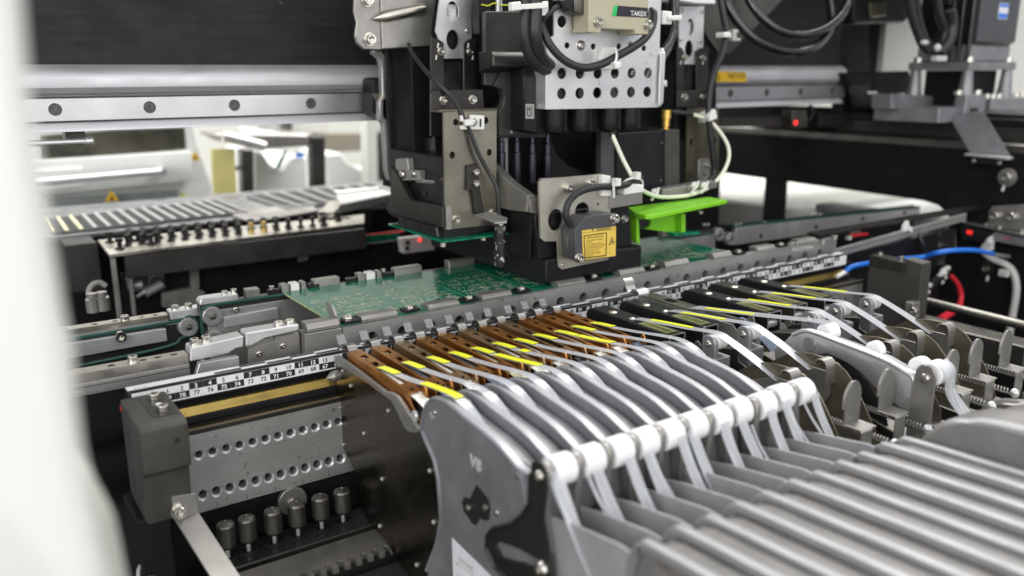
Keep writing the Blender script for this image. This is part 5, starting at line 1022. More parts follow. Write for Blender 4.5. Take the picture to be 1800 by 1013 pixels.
cable('hose', [(628.2,140,285.4), (627.9,128,256), (638.2,120,236.9), (657.4,112,220.2), (690.6,108,210.5), (724.4,108,209.7), (760.8,112,217), (792.9,122,233.5), (810.8,134,253.7), (818,150,290.2)], 4.9, 'cable_gloss', 'shiny black hose hanging in a loop, the lower one', 'hose', 'shiny black hose loops', 14)
cable('hose', [(667.6,150,288.3), (669.2,135,262.7), (678.3,124,244.7), (698.1,116,231.8), (727.3,112,227.5), (761.7,112,232.5), (791.9,114,243.9), (818,120,261.4), (831.8,128,289.1)], 4.9, 'cable_gloss', 'shiny black hose hanging in a loop, the upper one', 'hose', 'shiny black hose loops', 14)
# ================================================================ left foreground cover (very near, out of focus)
wc = thing('machine_cover', 'large white machine cover very near the camera along the left edge, out of focus', 'cover', (-100, -360, 60))
part('panel', G().prism([(-76.2, 330)] + [(-77.3,200.1),(-78,184.9),(-77.6,162.3),(-77.2,143.8),(-77.4,125.1),(-76.1,101),(-75.5,91.7)] + [(-190, 60), (-190, 330)], 'y', -372, -352), 'white_cover', wc, 6, seg=3)
part('edge_strip', G().prism([(-77.9,144.3),(-74.8,141),(-74.5,136.9),(-75.1,133.5),(-76,129),(-79.1,126.2),(-79.4,140.1)], 'y', -349, -338), 'ink_pale', wc, 2, seg=2)
part('latch', G().prism([(-72.7,99.2),(-71.1,97.1),(-69.8,92),(-69.3,88.2),(-67.9,86.2),(-67.3,78),(-66.6,64.4),(-79.8,69.4),(-76.2,100.2)], 'y', -318, -300), 'latch', wc, 1.2)

hood = thing('unseen_shade_hood', 'unseen black hood added above the gantry to shade the machine interior', 'hood', (400, 450, 350))  # added out of view to keep overhead light off the interior
part('top_sheet', G().box(-320, 1500, 130, 560, 352, 360), 'black_paint', hood, 1); part('front_lip', G().box(-320, 1500, 120, 129.5, 335, 360), 'black_paint', hood, 1)

# ================================================================ right frame wall with the board outlet
fw_ = thing('frame_wall', 'massive black painted side frame on the right with an opening for the boards', 'machine frame', (1060, 200, -250))
op = [(494, 19.8), (246, 17.4), (120, 15.6), (99, 12), (84, 2), (80, -8), (80, -70), (494, -70)]
part('wall', G().prism([(-400, -250), (760, -250), (760, 87.4), (-400, 87.4)], 'x', 1030, 1037, [op]), 'black_paint', fw_, 0)
part('opening_post', G().box(1032, 1042, 356, 395, -70, 24), 'black_paint', fw_, 1)
part('top_strip', G().box(1034, 1090, -400, 760, 87.4, 99), 'gun', fw_, 1.5)
part('guide_rail', G().box(1072, 1090, -400, 300, 99.2, 118), 'gun_dark', fw_, 1)
part('guide_rail_top', G().box(1070, 1094, -400, 300, 118.2, 128), 'black', fw_, 1.5)
part('back_ledge', G().box(1090, 1130, -400, 760, 60, 132), 'black_paint', fw_, 0)
wsh = (1029,13,58.2)
part('washer', G().lathe([(3, 0), (11.5, 0), (11.5, 2), (7, 3), (6, 3)], wsh, (-1, 0, 0), 22), 'tin', fw_); place('screw', CAP, fw_, (wsh[0]-2, wsh[1], wsh[2]), DIRS['-x'], 2.2)
wsh = (1029,23.3,-61.4)
part('washer', G().lathe([(3, 0), (9, 0), (9, 1.6), (5, 2)], wsh, (-1, 0, 0), 22), 'dark', fw_); place('screw', CAP, fw_, (wsh[0]-1, wsh[1], wsh[2]), DIRS['-x'], 1.5)
g = G()
for a, b in (((1028,15.4,48.7), (1028,17.1,40.5)), ((1028,20.1,-70.6), (1028,20.7,-77.6))): g.tube([a, ((a[0]+b[0])/2, (a[1]+b[1])/2, (a[2]+b[2])/2), b], 1.6, 6)
part('paint_drip', g, 'ink_white', fw_)

# ================================================================ drive motor and carriage on the right
mo = thing('drive_motor', 'black ribbed drive motor on a grey four legged mount at the upper right', 'motor', (1120, 140, 140))
part('body', G().box(1062, 1172, 99, 176, 222, 330), 'black_gloss', mo, 4, seg=2)
for y in (104, 117, 130): part('fin', G().cyl((1061, y-3, 203), (1061, y-3, 330), 2.6, 12), 'alu_bright' if False else 'black_gloss', mo)
part('grey_face', G().box(1072, 1172.6, 97.6, 99.4, 226, 330), 'grey_sensor', mo, 0.3)
part('rating_label', G().box(1118, 1142, 97.2, 97.8, 256, 276), 'paper', mo)
g = G(); g.box(1118.5, 1141, 96.9, 97.3, 271, 275); g.box(1118.5, 1141, 96.9, 97.3, 257, 263); part('label_blue', g, 'blue', mo)
part('flange', G().box(1064, 1170, 101, 174, 200.2, 222), 'alu', mo, 2)
part('mount_plate', G().box(1058, 1178, 94, 182, 189.5, 200), 'alu', mo, 1.2)
for (x, y) in ((1066, 101), (1066, 174), (1168, 101)):
    part('leg', G().lathe([(0.1, 0), (13, 0), (9, 20), (6.5, 46), (0.1, 46)], (x, y, 143.5), (0, 0, 1), 16), 'alu', mo)
screws(mo, [(1066, 101, 200), (1066, 172, 200), (1168, 101, 200)], 'z', 2.2)
part('cable_plug', G().box(1052, 1074, 128, 158, 272, 310), 'black', mo, 1.5)
part('inner_coupling', G().box(1075, 1160, 110, 165, 143, 189), 'black_paint', mo, 1)
ca = thing('drive_carriage', 'grey metal drive carriage with bolts under the motor', 'carriage', (1060, 120, 120))
part('base', G().box(1000, 1240, 96, 190, 122, 142), 'alu', ca, 1.2)
part('bracket', G().box(1040, 1090, 84, 99, 133, 158), 'alu', ca, 1.2); part('bracket_slot', G().box(1052, 1070, 83, 86, 136, 141), 'ink', ca)
part('side_block', G().box(1110, 1260, 86, 110, 136, 152), 'alu', ca, 1.5)
part('lower_block', G().box(1090, 1180, 100, 130, 96, 134), 'alu', ca, 1)
part('black_block', G().box(1185, 1240, 98, 130, 88, 134), 'black', ca, 1)
screws(ca, [(1040, 96, 158), (1080, 92, 158)] + [(1100+16*k, 98, 152) for k in range(8)], 'z', 1.9)
dp = [(979.8,134.1),(1061.7,133.8),(1148.8,74.1),(1045.8,84.3)]
g = G(); pp = [(1034,101.8,131.9),(1034,54.4,135.9)]; qq = [(1020,8.9,86),(1020,59.4,86.5)]
vs = [V(pp[0]), V(pp[1]), V(qq[0]), V(qq[1])]; vs += [v+V((1.5, 2.5, 0)) for v in vs]
g.add(vs, [(0, 1, 2, 3), (7, 6, 5, 4), (0, 4, 5, 1), (1, 5, 6, 2), (2, 6, 7, 3), (3, 7, 4, 0)])
part('slanted_plate', g, 'alu', ca, 0.5)
part('plate_foot', G().prism([(60.2,85.9),(6.1,85.1),(5.6,81.6),(61.3,82.9)], 'x', 1008, 1021), 'alu_bright', ca, 0.4)
screws(ca, [(1010,47.7,77.1),(1010,15.7,76.9)], '-x', 1.0)
part('foot_block', G().prism([(53.7,81.3),(12.3,80.3),(18.2,72.8),(45.3,73.3)], 'x', 1012, 1029), 'black', ca, 1)
def thick(pts, r, lab): return cable('motor_cable', pts, r, 'cable', lab, 'cable', 'cables beside the drive motor')
thick([(940.9,120,284.1), (955.4,120,254.2), (968.8,118,233.9), (978.2,116,221.4), (992.1,114,213.1)], 5.5, 'leftmost black cable curving down beside the drive motor')
thick([(960.8,124,285.3), (974.5,124,255), (985.3,122,235.7), (994.9,120,223.2), (1012.4,118,212)], 5.5, 'second black cable curving down beside the drive motor')
thick([(985.4,110,285.4), (997.7,110,258.5), (1014.9,110,240.2), (1013.4,110,223.2), (1003.5,112,211.1)], 5.5, 'black cable bending back to the left in front of the drive motor')
thick([(1012.4,104,263.5), (1020.6,104,245), (1016.9,104,225.9), (1005.7,108,211.7)], 7, 'thick black cable hanging from the plug of the drive motor')
g = G().ball((968.2,108,223.2), 7, (1, .7, .5), 7, 5); single('cable_tie', g, 'ink_pale', 'grey white tie round the left pair of motor cables', 'cable tie')
g = G().ball((992.3,104,217.1), 6.5, (1, .7, .8), 7, 5); g.box((995.2,104,203.8)[0]-8, (995.2,104,203.8)[0]+16, 100, 108, (996,104,200.3)[2], (994.5,104,207.3)[2]); single('cable_tie', g, 'ink_pale', 'white tie and mount at the bottom of the motor cables', 'cable tie', bevel=0.8)
single('backing_sheet', G().box(1210, 1900, 320, 330, 60, 420), 'wall', 'pale panel behind the drive motor at the right edge', 'panel')
cc = thing('cable_chain', 'black carriage block and plates where the gantry meets the right frame', 'carriage', (1000, 200, 150))
part('end_plate', G().prism([(962.5,186.3),(1118.6,188.2),(1129.4,155.4),(1081.5,156.2),(1083.3,131),(1043.9,132.1),(1036.9,156.9),(1005.3,161.4),(973.8,171)], 'y', 215, 235), 'black', cc, 2)
part('roller_block', G().prism([(980,169.4),(1022,170.5),(1030.5,135.8),(995.4,138.2)], 'y', 212, 222), 'gun_dark', cc, 2)
part('grey_bar', G().prism([(974.6,159.2),(1110.5,153.1),(1114.9,133.3),(978.3,139.2)], 'y', 150, 180), 'alu', cc, 1)
part('end_filler', G().prism([(996.8,180.7),(1138.7,182.4),(1149.6,124.7),(1007.2,128.8)], 'y', 245, 262), 'black', cc, 1)
part('light_strip', G().prism([(1011.3,160.6),(1031.5,160.3),(1032,157.1),(1011.8,157.4)], 'y', 208, 210), 'paper', cc)
part('upper_beam', G().prism([(895.5,291.3),(1115.1,301.1),(1121.3,263.4),(898.5,263)], 'y', 300, 340), 'tin', cc, 2)
part('upper_block', G().prism([(985.9,297.8),(1137.7,305.1),(1144,273.6),(1115.2,256.8),(995.7,252)], 'y', 230, 260), 'black', cc, 3)
part('upper_fitting', G().prism([(1020.8,280.6),(1061.6,286),(1065.4,264.6),(1028.2,260.4)], 'y', 226, 230), 'olive', cc, 2)
part('back_column', G().prism([(1220.6,265.9),(1309.4,275.7),(1327.9,183.3),(1235.2,183.7)], 'y', 330, 360), 'grey_sensor', cc, 1)
single('far_beam', G().box(900, 1500, 420, 470, 150, 330), 'carbon', 'dark beam in the blurred background behind the right gantry end', 'beam', bevel=2)
# small sensors under the gantry and on the wall
sn = thing('position_sensor', 'small dark position sensor with a glowing red lamp under the gantry end', 'sensor', (897.3,232,108.1))
part('case', G().prism([(879.3,138.2),(909.4,137.5),(917.2,115),(902.8,112.4),(883.5,113.2)], 'y', 232, 250), 'gun', sn, 1); part('lamp', G().ball((886,230,120.8), 3.2, (1, .6, 1), 12, 8), 'led', sn)
part('cable_stub', G().tube([(924.3,240,122.1), (930.4,238,131.3), (926.6,240,142.9)], 3, 6), 'black', sn)
part('rail_strip', G().prism([(763.5,132),(1042.3,123.5),(1045,106.1),(939,110.1),(764.5,119.7)], 'y', 250, 262), 'gun_dark', sn, 1)
part('side_case', G().prism([(929.4,131.7),(989.5,130),(992.5,110.8),(934.4,113)], 'y', 228, 246), 'black', sn, 1)
wr = thing('sensor_bracket', 'grey metal bracket with small sensors and red digits on the black side frame', 'bracket', (1015,14,-22.9))
part('shelf', G().prism([(1032.7,69.5),(997.6,-30.3),(1050.7,-25.3),(1091.6,78.8)], 'z', -7.5, -5), 'tin', wr, 0.4)
a = [(21.8,-5.7),(23.8,14.6),(19.9,22.4),(-36,32.1),(-40.8,-2.1)]
part('ear', G().prism(a, 'x', 1014, 1016.5), 'tin', wr, 0.6)
screws(wr, [(1014,14.4,10.2),(1014,-6.4,11.6)], '-x', 2.2)
part('display_case', G().prism([(56.2,-8.9),(16.3,-10.4),(14.2,-26.2),(52.4,-26.4)], 'x', 1012, 1027), 'black', wr, 1)
part('digits', G().prism([(46.5,-12.6),(39.8,-12.4),(39.2,-16.8),(45.9,-17.1)], 'x', 1011.4, 1011.9), 'led_dim', wr)
part('sensor_case', G().prism([(12.5,-9.6),(-45,-12.1),(-46.6,-23.1),(11,-21.1)], 'x', 1010, 1027), 'alu', wr, 1)
part('marking', G().prism([(-1.6,-13.9),(-8.5,-14.3),(-8.7,-15.7),(-1.8,-15.4)], 'x', 1009.5, 1009.9), 'red', wr); part('port', G().cyl((1009.6,-11.4,-14.5), (1012,-10.3,-15), 2.2, 12), 'ink', wr)
screws(wr, [(1027.5,60.6,-5),(1021.3,28.3,-5),(1014.2,8.2,-5),(1009.2,-21.9,-5)], 'z', 1.3)
part('plate_tongue', G().prism([(94.1,-60.5),(92.7,-32.6),(83.2,-19.5),(68.2,-14.9),(64.5,-43.6),(78.9,-53.9)], 'x', 1024, 1028), 'gun', wr, 0.6); place('screw', CAP, wr, (1023,87.9,-41.2), DIRS['-x'], 1.5)

# ================================================================ wires on the right
def wire(name, pts, r, mat, lab): return cable(name, pts, r, mat, lab, 'wire', None, 10)
wire('blue_wire', [(697,6,-18.3), (703.4,4,-13.8), (719.2,2,-12.4), (757.7,10,-16.2), (818.2,20,-22.3), (867.7,20,-25.8), (865.1,0,-16.5), (889.4,-10,-15), (934.9,-10,-21.1), (971.4,-10,-29.7)], 2.8, 'blue', 'bright blue wire arching over the dark end block')
wire('bare_wire_end', [(968.6,-10,-29.3), (991.4,-10,-33.6), (1011.9,-10,-37.5)], 2.0, 'alu_bright', 'stripped silver end of the blue wire on the right')
wire('bare_wire_end', [(698.9,6,-17.9), (691.4,6,-20), (681.9,6,-21.8)], 2.4, 'nylon', 'white crimped end of the blue wire at the ruler end')
wire('red_wire', [(922.6,22,-53), (939.3,22,-58.8), (959.5,22,-72.7), (967.4,20,-88.3), (958.8,16,-99.5)], 2.9, 'red', 'red wire curving down on the black frame')
g = G().tube([(960,16,-98.9), (931.2,8,-99.2), (876.1,-6,-98.3)], 4.4, 10); single('red_plug', g, 'red', 'thick red plug at the lower end of the red wire', 'plug')
wire('white_lead', [(1010,14.4,-22.3), (1012,22.4,-35), (1014,10.6,-44.4), (1016,-5.3,-49.2), (1018,-15.4,-58.6), (1018,-21.7,-79.4), (1018,-21.5,-113), (1018,-20.6,-147.4)], 4.4, 'ink_pale', 'grey white cable hanging down the black frame on the right')
g = G().prism([(11.2,-12.4),(9.9,-32.8),(22.7,-39.4),(23.5,-27.7),(18.3,-17.9)], 'x', 1011, 1012.5); single('cable_flag', g, 'paper', 'white paper flag on the grey white cable', 'label')
g = G().box(1004, 1012, (1012,-14.6,-56.5)[1], (1012,-3,-58.7)[1], (1012,-10.6,-63.1)[2], (1012,-9.5,-54.5)[2]); single('cable_clip', g, 'ink_pale', 'grey clip holding the grey white cable on the frame', 'clip', bevel=1)
g = G()
for c3 in ((914.9,20,-57.3), (920.2,20,-52.2), (880.2,18,-67.6), (873.4,16,-74.7), (857.3,12,-75.6)): g.tube([(c3[0]+7, c3[1], c3[2]+3), (c3[0], c3[1]-4, c3[2]+7), (c3[0]-7, c3[1], c3[2]+2), (c3[0]-1, c3[1]-3, c3[2]-6)], 2.6, 7)
single('cable_binder', g, 'ink_pale', 'pale cable ties on a black cable behind the end block', 'cable tie')
wire('black_lead', [(932.5,24,-53.2), (909.9,22,-58.4), (884.3,20,-70.8), (854.2,14,-79)], 6.5, 'black_paint', 'black cable with pale ties behind the end block')
wire('thin_black_wire', [(872,40,5.1), (870.9,30,-0.2), (873.3,25,-12.1), (886.9,25,-31.1), (885.6,22,-55.1)], 2.2, 'cable', 'thin black wire hanging from the outfeed rail')
g = G().prism([(837,6.5),(838,13.1),(843.7,19.2),(847.4,12.1),(853.7,10.1),(853.8,3.3),(846,7.5)], 'y', 28, 33); single('cable_clip', g, 'nylon', 'small white clip on the outfeed rail', 'clip', bevel=0.5)

# ================================================================ rear of the machine: nozzle station, cylinders, tray table
ns = thing('nozzle_station', 'bright steel nozzle station plate carrying small black nozzles, blurred behind the board', 'nozzle station', (180, 450, -60))
part('plate', G().prism([(49.1,498.4),(45.4,405.3),(337.4,429.6),(364.7,489.1)], 'z', 7, 10), 'warm_steel', ns, 0.3)
part('front_channel', G().box(60, 330, 409, 416, -18, 6.6), 'gun_dark', ns, 1)
part('post', G().box(46, 51, 404, 410, -90, 6), 'tin', ns, 0.8); part('post', G().box(62, 66, 412, 418, -60, 6), 'tin', ns, 0.8)
part('rear_block', G().box(14, 45, 470, 520, -40, 12), 'gun_dark', ns, 1)
part('back_plate', G().box(60, 420, 440, 446, -130, -19), 'black_paint', ns)
rn = random.Random(5)
def nozzle(par, x, y, mat='black_gloss', s=1.0):
    g = G().lathe([(0.1, 0), (4.2*s, 0), (4.2*s, 1.5), (2.0*s, 2), (2.0*s, 7), (3.2*s, 8), (3.2*s, 11.5), (0.1, 12)], (x, y, 10), (0, 0, 1), 12)
    o = part('nozzle', g, mat, par); return o
for i in range(16):
    x = 70 + 14.8*i
    if i < 12: nozzle(ns, x+8, 470, s=1.1)
    if i < 13: nozzle(ns, x+4, 458, s=0.9)
    if i < 9: nozzle(ns, x+9, 482, s=1.0)
    nozzle(ns, x, 444, 'brass' if i in (9, 10) else 'black_gloss')
for (x, y) in ((58, 475), (60, 430), (86, 470), (92, 436), (300, 470), (290, 440), (318, 462)): nozzle(ns, x, y, s=1.2)
va = thing('air_valve', 'small metal air valve block with fittings below the nozzle station', 'valve', (81.6,425,-39.5))
part('block', G().prism([(62.9,-21),(100.3,-19.9),(101.4,-39.1),(64.5,-38.1)], 'y', 430, 445), 'tin', va, 1)
for a, b in (((63,424,-30.4), (77.1,420,-28.5)), ((77.8,420,-38.5), (96.6,424,-32.1))): part('fitting', G().cyl(a, b, 5, 14), 'alu', va, 0.6)
for q in [(76.7,428,-25.7),(93,428,-30.5)]: part('ring', G().lathe([(3, 0), (7.5, 0), (7.5, 2.5), (3, 2.5)], q, (0, -1, 0), 18), 'dark', va)
part('lever', G().tube([(68.7,418,-40.5), (74.6,418,-37.6), (78.2,418,-35.7)], 2.0, 6), 'alu_bright', va)
single('air_tube', G().tube([(21.1,395,-33), (21.6,398,-23.1), (27,402,-17.7), (33.7,404,-17.2), (38.6,404,-21.5)], 2.6, 8), 'ink_grey', 'thin pale air tube curving at the left below the nozzle station', 'tube')
for k, (px, h, lab) in enumerate(((165, 0, 'grey cylinder fitting standing behind the infeed rail, farthest left'), (182, 1, 'grey cylinder fitting standing behind the infeed rail, second one'))):
    q = (11.5,300,-20) if k == 0 else (19.6,300,-19.7)
    single('fitting', G().lathe([(0.1, 0), (6, 0), (6, 12), (4.5, 13), (4.5, 17), (0.1, 17)], q, (0, 0, 1), 14), 'tin', lab, 'fitting')
single('support_column', G().prism([(129.3,-9.6),(138.3,-10.8),(135.2,-65),(126.7,-63.6)], 'y', 430, 440), 'tin', 'narrow grey support column in the dark behind the rear rail', 'column', bevel=0.5)
single('grey_plate', G().prism([(95.4,-41.2),(124.6,-39.7),(139.3,-45.1),(137.4,-66.3),(108.7,-61.7),(93.9,-56.2)], 'y', 420, 430), 'tin', 'small grey plate low in the dark behind the rear rail', 'plate', bevel=0.6)
single('hanging_bracket', G().prism([(252.2,-12.7),(264.2,-11.3),(263.9,-27.2),(252.5,-28.5)], 'y', 430, 436), 'tin', 'small grey bracket hanging in the dark under the tray table', 'bracket', bevel=0.5)
single('red_strip', G().prism([(323.7,-13.2),(413.4,-13.2),(413.3,-15.5),(342.7,-19.8),(324.9,-19.9)], 'y', 470, 473), 'red', 'dark red strip in the shade left of the head', 'strip')
single('green_board', G().prism([(343.1,-13.1),(403.3,-15.2),(402.2,-43.9),(343.4,-39.7)], 'y', 465, 467), 'pcb', 'dim green board in the shade left of the head', 'circuit board')
sb = thing('sensor_block', 'pale grey sensor block with a glowing red lamp under the head', 'sensor', (338.8,300,-2.2))
part('plate', G().prism([(322.5,12.4),(360.7,12),(364.6,-5.3),(324.6,-5)], 'y', 300, 312), 'ink_grey', sb, 1)
for q in [(329.4,299,7.3),(328.5,299,1.1)]: part('hole', G().cyl(q, (q[0], q[1]+2, q[2]), 2.4, 12), 'ink', sb)
part('lamp', G().ball((341.6,294,9.9), 2.2), 'led', sb)
tb = thing('tray_table', 'grey steel tray table across the back of the machine', 'table', (260, 660, -60))
part('top', G().prism([(-80, 548), (600, 552), (900, 560), (900, 800), (-80, 790)], 'z', 4, 10), 'table', tb, 1)
part('apron', G().box(-80, 900, 560, 570, -100, 3.8), 'black_paint', tb)
part('clip_plate', G().prism([(218.1,568.4),(239.5,609.7),(339.7,613),(322.8,539.4),(221.2,504.3)], 'z', 10.1, 12.5), 'tin', tb, 0.6)
def tray(pts, n, m, lab, mat, yl=0):
    t = thing('component_tray', lab, 'tray', (sum(p[0] for p in pts)/4, sum(p[1] for p in pts)/4, 10.1), 'component trays on the table')
    A, B, C, D = [V((p[0], p[1], 0)) for p in pts]
    f = lambda u, v: (A*(1-u)+B*u)*(1-v)+(D*(1-u)+C*u)*v
    g = G(); 
    def cell(u0, u1, v0, v1, z0, z1):
        q = [f(u0, v0), f(u1, v0), f(u1, v1), f(u0, v1)]; g.add([(p.x, p.y, z0) for p in q]+[(p.x, p.y, z1) for p in q], [(0, 1, 2, 3), (4, 5, 6, 7), (0, 1, 5, 4), (1, 2, 6, 5), (2, 3, 7, 6), (3, 0, 4, 7)])
    cell(0, 1, 0, 1, 10.1, 11.2)
    part('base', g, mat, t, 0.2)
    for i in range(n+1):
        g = G(); u = i/n; cell(max(0, u-0.010), min(1, u+0.010), 0, 1, 11.21, 14.5)
        part('divider', g, 'label_soft' if yl and i < yl else 'ink_grey', t)
    g = G()
    for j in range(m+1):
        v = j/m; cell(0, 1, max(0, v-0.008), min(1, v+0.008), 11.21, 13)
    part('cross_ribs', g, mat, t, kind='stuff'); return t
tray([(12, 556), (240, 576), (238, 712), (16, 668)], 15, 16, 'long grey matrix tray with yellowish left end on the tray table', 'tray', 3)
tray([(291, 572), (470, 600), (500, 752), (286, 726)], 8, 18, 'second grey matrix tray on the table just left of the head', 'tray')
bt = thing('chip_tray', 'pale ridged tray block standing at the table edge left of the head', 'tray', (390, 560, 12))
part('block', G().prism([(336, 500), (440, 556), (446, 600), (374, 600)], 'z', 12, 24), 'ink_pale', bt, 0.8)
g = G()
for k in range(20):
    a = V((336, 500, 0)).lerp(V((440, 556, 0)), k/20); g.box(a.x-0.7, a.x+0.9, a.y-1.4, a.y+1, 12.5, 23)
part('ridges', g, 'tray', bt); part('lid', G().prism([(372, 585), (440, 600), (446, 612), (372, 606)], 'z', 24.1, 27), 'nylon', bt, 0.5)
part('side_bar', G().prism([(300, 486), (318, 476), (372, 560), (352, 572)], 'z', 10.5, 19), 'warm_steel', bt, 1)
part('stand', G().box(372, 390, 520, 540, -20, 11.8), 'black', bt, 1)

# ================================================================ blurred room behind
Y = 950
ov = thing('white_machine', 'large white machine with a smoked window and a chrome bar handle in the blurred background', 'machine', (180, 1000, -950))
part('body', G().prism([(18.8,130.4),(277.6,132.2),(284.9,71.5),(302.9,-1.3),(299,-89.6),(-7.4,-73.2)], 'y', 960, 1500), 'white', ov, 4)
part('window', G().prism([(51.8,97.5),(155.8,102),(263.1,101.5),(262.5,66.3),(151.5,63),(48.8,60.1)], 'y', 956, 959), 'window', ov, 1)
part('hood', G().prism([(30,61.3),(265.9,63.9),(264.2,15.6),(31.1,9.3)], 'y', 935, 958), 'white', ov, 2.5, seg=2)
part('hood_front', G().prism([(28,48.4),(101.8,49.6),(98.4,19.3),(23.8,14.8)], 'y', 930, 934), 'white', ov, 2)
part('grey_base', G().prism([(47,1.9),(239.3,0.9),(242.1,-16.4),(52.1,-20.5)], 'y', 950, 958), 'grey_paint', ov, 2)
a = (30.9,905,32.1); b = (209.6,905,37)
part('handle', G().cyl(a, b, 6.0, 16), 'alu_bright', ov); part('handle_mount', G().cyl(b, (b[0]+4, 935, b[2]+3), 7.5, 16), 'alu_bright', ov)
for q, s in (((137.2,933,-7.2), 17), ((275.2,956,46.9), 14)):
    part('warning_triangle', G().prism([(q[0]-s*0.6, q[2]), (q[0]+s*0.6, q[2]), (q[0], q[2]+s)], 'y', q[1]-1, q[1]), 'sticker_y', ov)
    part('triangle_mark', G().prism([(q[0]-s*0.2, q[2]+2), (q[0]+s*0.2, q[2]+2), (q[0], q[2]+s*0.6)], 'y', q[1]-1.4, q[1]-1.1), 'ink', ov)
q = (250.1,955,-12.9); part('yellow_dot', G().cyl((q[0], 954, q[2]), (q[0], 958, q[2]), 5, 12), 'tape_y', ov)
single('yellow_panel', G().prism([(315.5,60.5),(354.6,58.5),(351.2,-80.9),(311.3,-76.8)], 'y', 1000, 1010), 'yellow_cover', 'translucent yellow panel right of the white machine in the background', 'panel')
cv = thing('rear_conveyor', 'silver roller conveyor end with dark legs in the blurred background', 'conveyor', (500, 1050, -400))
part('rail', G().tube([(336.7,1000,81),(363.8,1000,73.9),(408.4,1000,59.8)], 9, 10), 'alu_bright', cv); part('rail', G().tube([(383.1,1060,85.7),(414.1,1060,80.3),(462,1060,72)], 7, 10), 'alu_bright', cv)
part('bed', G().prism([(323.1,84.3),(350.8,86.1),(502.6,76.8),(504.6,55.7),(419.9,52.7),(349.3,67.3)], 'y', 1020, 1120), 'tin', cv, 4)
part('leg', G().prism([(371,56.6),(393.4,55.4),(386.1,-65.7),(365.4,-63.7)], 'y', 1015, 1040), 'gun', cv, 2); part('leg', G().prism([(503.7,72.9),(530.5,71.7),(523.8,-78.9),(498.8,-76.5)], 'y', 1015, 1040), 'gun_dark', cv, 2)
part('clamp', G().prism([(342.2,58.8),(354,58.2),(351.3,25.4),(365.7,29.5),(365.9,19.4),(343,20.9)], 'y', 1005, 1015), 'alu', cv, 1)
wb = thing('white_bins', 'white plastic bins with green trim behind the rear conveyor', 'bin', (520, 1150, -400))
part('bin', G().prism([(424.2,44.3),(441.7,41.2),(459.7,11.6),(479.8,5.9),(497.5,28.2),(532.4,26.3),(529.2,-117),(414.8,-105.2)], 'y', 1120, 1300), 'white', wb, 5)
part('green_trim', G().prism([(486,40.1),(491.8,39.8),(472.2,5.5),(465.6,9.2)], 'y', 1115, 1119), 'trim_green', wb)
part('blue_item', G().prism([(508.5,34.7),(524.9,33.8),(524.3,24.8),(507.9,25.8)], 'y', 1118, 1119.5), 'blue', wb)
wb2 = thing('white_bins', 'white plastic bins beside the pale pillar left of the head', 'bin', (620, 1150, -400))
part('bin', G().prism([(583.1,26.9),(618,27.3),(632.1,6.6),(667.3,-13.5),(687.2,-10),(681.2,-137.1),(576.5,-126.3)], 'y', 1150, 1300), 'white', wb2, 5)
part('green_trim', G().prism([(658.4,-7.9),(682.9,12.2),(681.8,-9.4)], 'y', 1144, 1148), 'trim_green', wb2)
single('pale_pillar', G().prism([(660.5,163),(693.2,162.6),(689.1,69.1),(678.6,64.9),(674,-153.4),(650.5,-150.8),(657.3,70.4)], 'y', 1100, 1140), 'wall', 'pale square pillar just left of the head in the background', 'pillar', bevel=4)
single('dark_cabinet', G().prism([(713.2,102.2),(823.3,99.1),(815,-155.3),(707.4,-144.2)], 'y', 1180, 1250), 'gun', 'dark cabinet edge behind the pale pillar', 'cabinet')
single('grey_cabinet', G().prism([(772.2,32.7),(909.2,26.9),(907.2,-16.8),(769.4,-14)], 'y', 1600, 1700), 'bench', 'brownish grey band of a cabinet in the blurred background', 'cabinet')
single('wall_machine', G().prism([(652.2,84.5),(824.3,79.5),(817.6,22),(662.5,18.3)], 'y', 1700, 1800), 'ink_pale', 'pale wall unit in the blurred background above the rear conveyor', 'cabinet', bevel=6)
single('dark_post', G().prism([(684,78.3),(696,77.9),(693.6,41.8),(683,42.2)], 'y', 1640, 1690), 'gun', 'thin dark post in front of the pale wall unit', 'post')
single('back_wall', G().box(-2500, 6500, 3400, 3420, -950, 3000), 'wall', None, None, kind='structure')
single('right_wall', G().box(3600, 3620, -900, 3400, -950, 3000), 'wall', None, None, kind='structure')
single('side_unit', G().box(1130, 1750, -100, 378, -260, -46), 'white', 'white side unit seen through the board outlet at the right', 'machine', bevel=4)
single('pale_cabinet', G().box(1100, 1750, 384, 1000, -260, -40), 'wall', 'pale beige cabinet seen through the left half of the board outlet', 'cabinet', bevel=4)
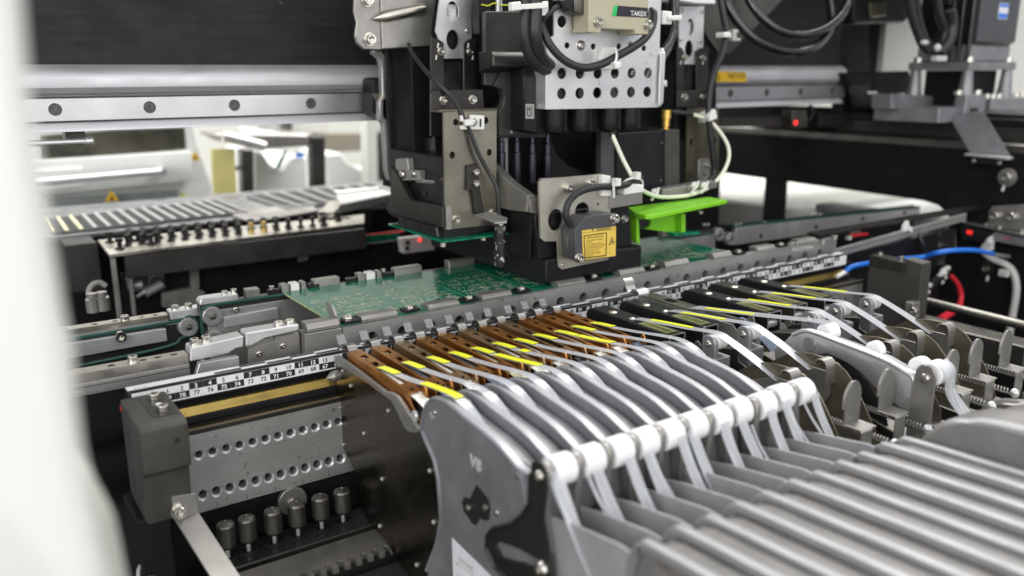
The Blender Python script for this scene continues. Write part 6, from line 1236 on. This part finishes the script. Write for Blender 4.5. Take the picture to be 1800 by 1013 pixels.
for lab, q0, q1 in (('white perforated strip on the bright side unit, farther one', (1200,443.1,-41), (1200,324.7,-41)), ('white perforated strip at the right end of the outfeed, nearer one', (1090,161.5,-23.8), (1090,122,-23.2))):
    d = V(q1)-V(q0); g = G().box(q0[0]-2, q0[0]+4, q1[1], q0[1], q0[2]-6, q0[2]+3)
    t = thing('perforated_strip', lab, 'strip', q0); part('strip', g, 'ink_white', t, 0.6)
    g = G(); n = 20
    for k in range(n): c = V(q0)+d*((k+0.5)/n); g.cyl((q0[0]-2.4, c.y, c.z-1.5), (q0[0]-1, c.y, c.z-1.5), 2.0, 8)
    part('holes', g, 'ink_grey', t)
ar = thing('outlet_rail', 'rounded aluminium rail end at the board outlet on the right', 'rail', (1080, 120, -60))
part('rail', G().box(1078, 1120, 90, 330, -34, -18), 'alu', ar, 5, seg=2); part('rail_lower', G().box(1076, 1120, 88, 330, -70, -36), 'alu_bright', ar, 3)
single('dark_inner_wall', G().box(-300, 1028, 800, 810, -250, -2), 'black_paint', 'black rear wall of the machine well below the tray table', 'panel')

# ================================================================ screws and print become sub-parts of the piece they sit on
PRINT = ('lettering', 'numbers', 'label_frame', 'label_triangle', 'label_line', 'laser_symbol', 'label_mark', 'triangle_mark', 'label_blue', 'small_print', 'sticker_lines', 'window_print')
def kind_of(o): return o.name.split('.')[0]
def bounds(o):
    bb = [V(c) for c in o.bound_box]; return V([min(c[i] for c in bb) for i in range(3)]), V([max(c[i] for c in bb) for i in range(3)])
bpy.context.view_layer.update()
for root in [o for o in COL.objects if o.parent is None and len(o.children) > 2]:
    kids = list(root.children); small = [k for k in kids if kind_of(k) == 'screw' or kind_of(k).endswith(PRINT)]
    hosts = [(k, *bounds(k)) for k in kids if k not in small and k.type == 'MESH' and k.location.length < 1e-6 and abs(k.rotation_euler.x)+abs(k.rotation_euler.z) < 1e-6]
    for s in small:
        lo, hi = bounds(s); c = s.location.copy() if kind_of(s) == 'screw' else (lo+hi)/2+s.location; best = None
        for k, a, b in hosts:
            d = sum(max(a[i]-c[i], 0, c[i]-b[i])**2 for i in range(3))**0.5; size = (b-a).length
            if d < 0.004 and (best is None or d*30+size < best[0]): best = (d*30+size, k)
        if best: s.parent = best[1]
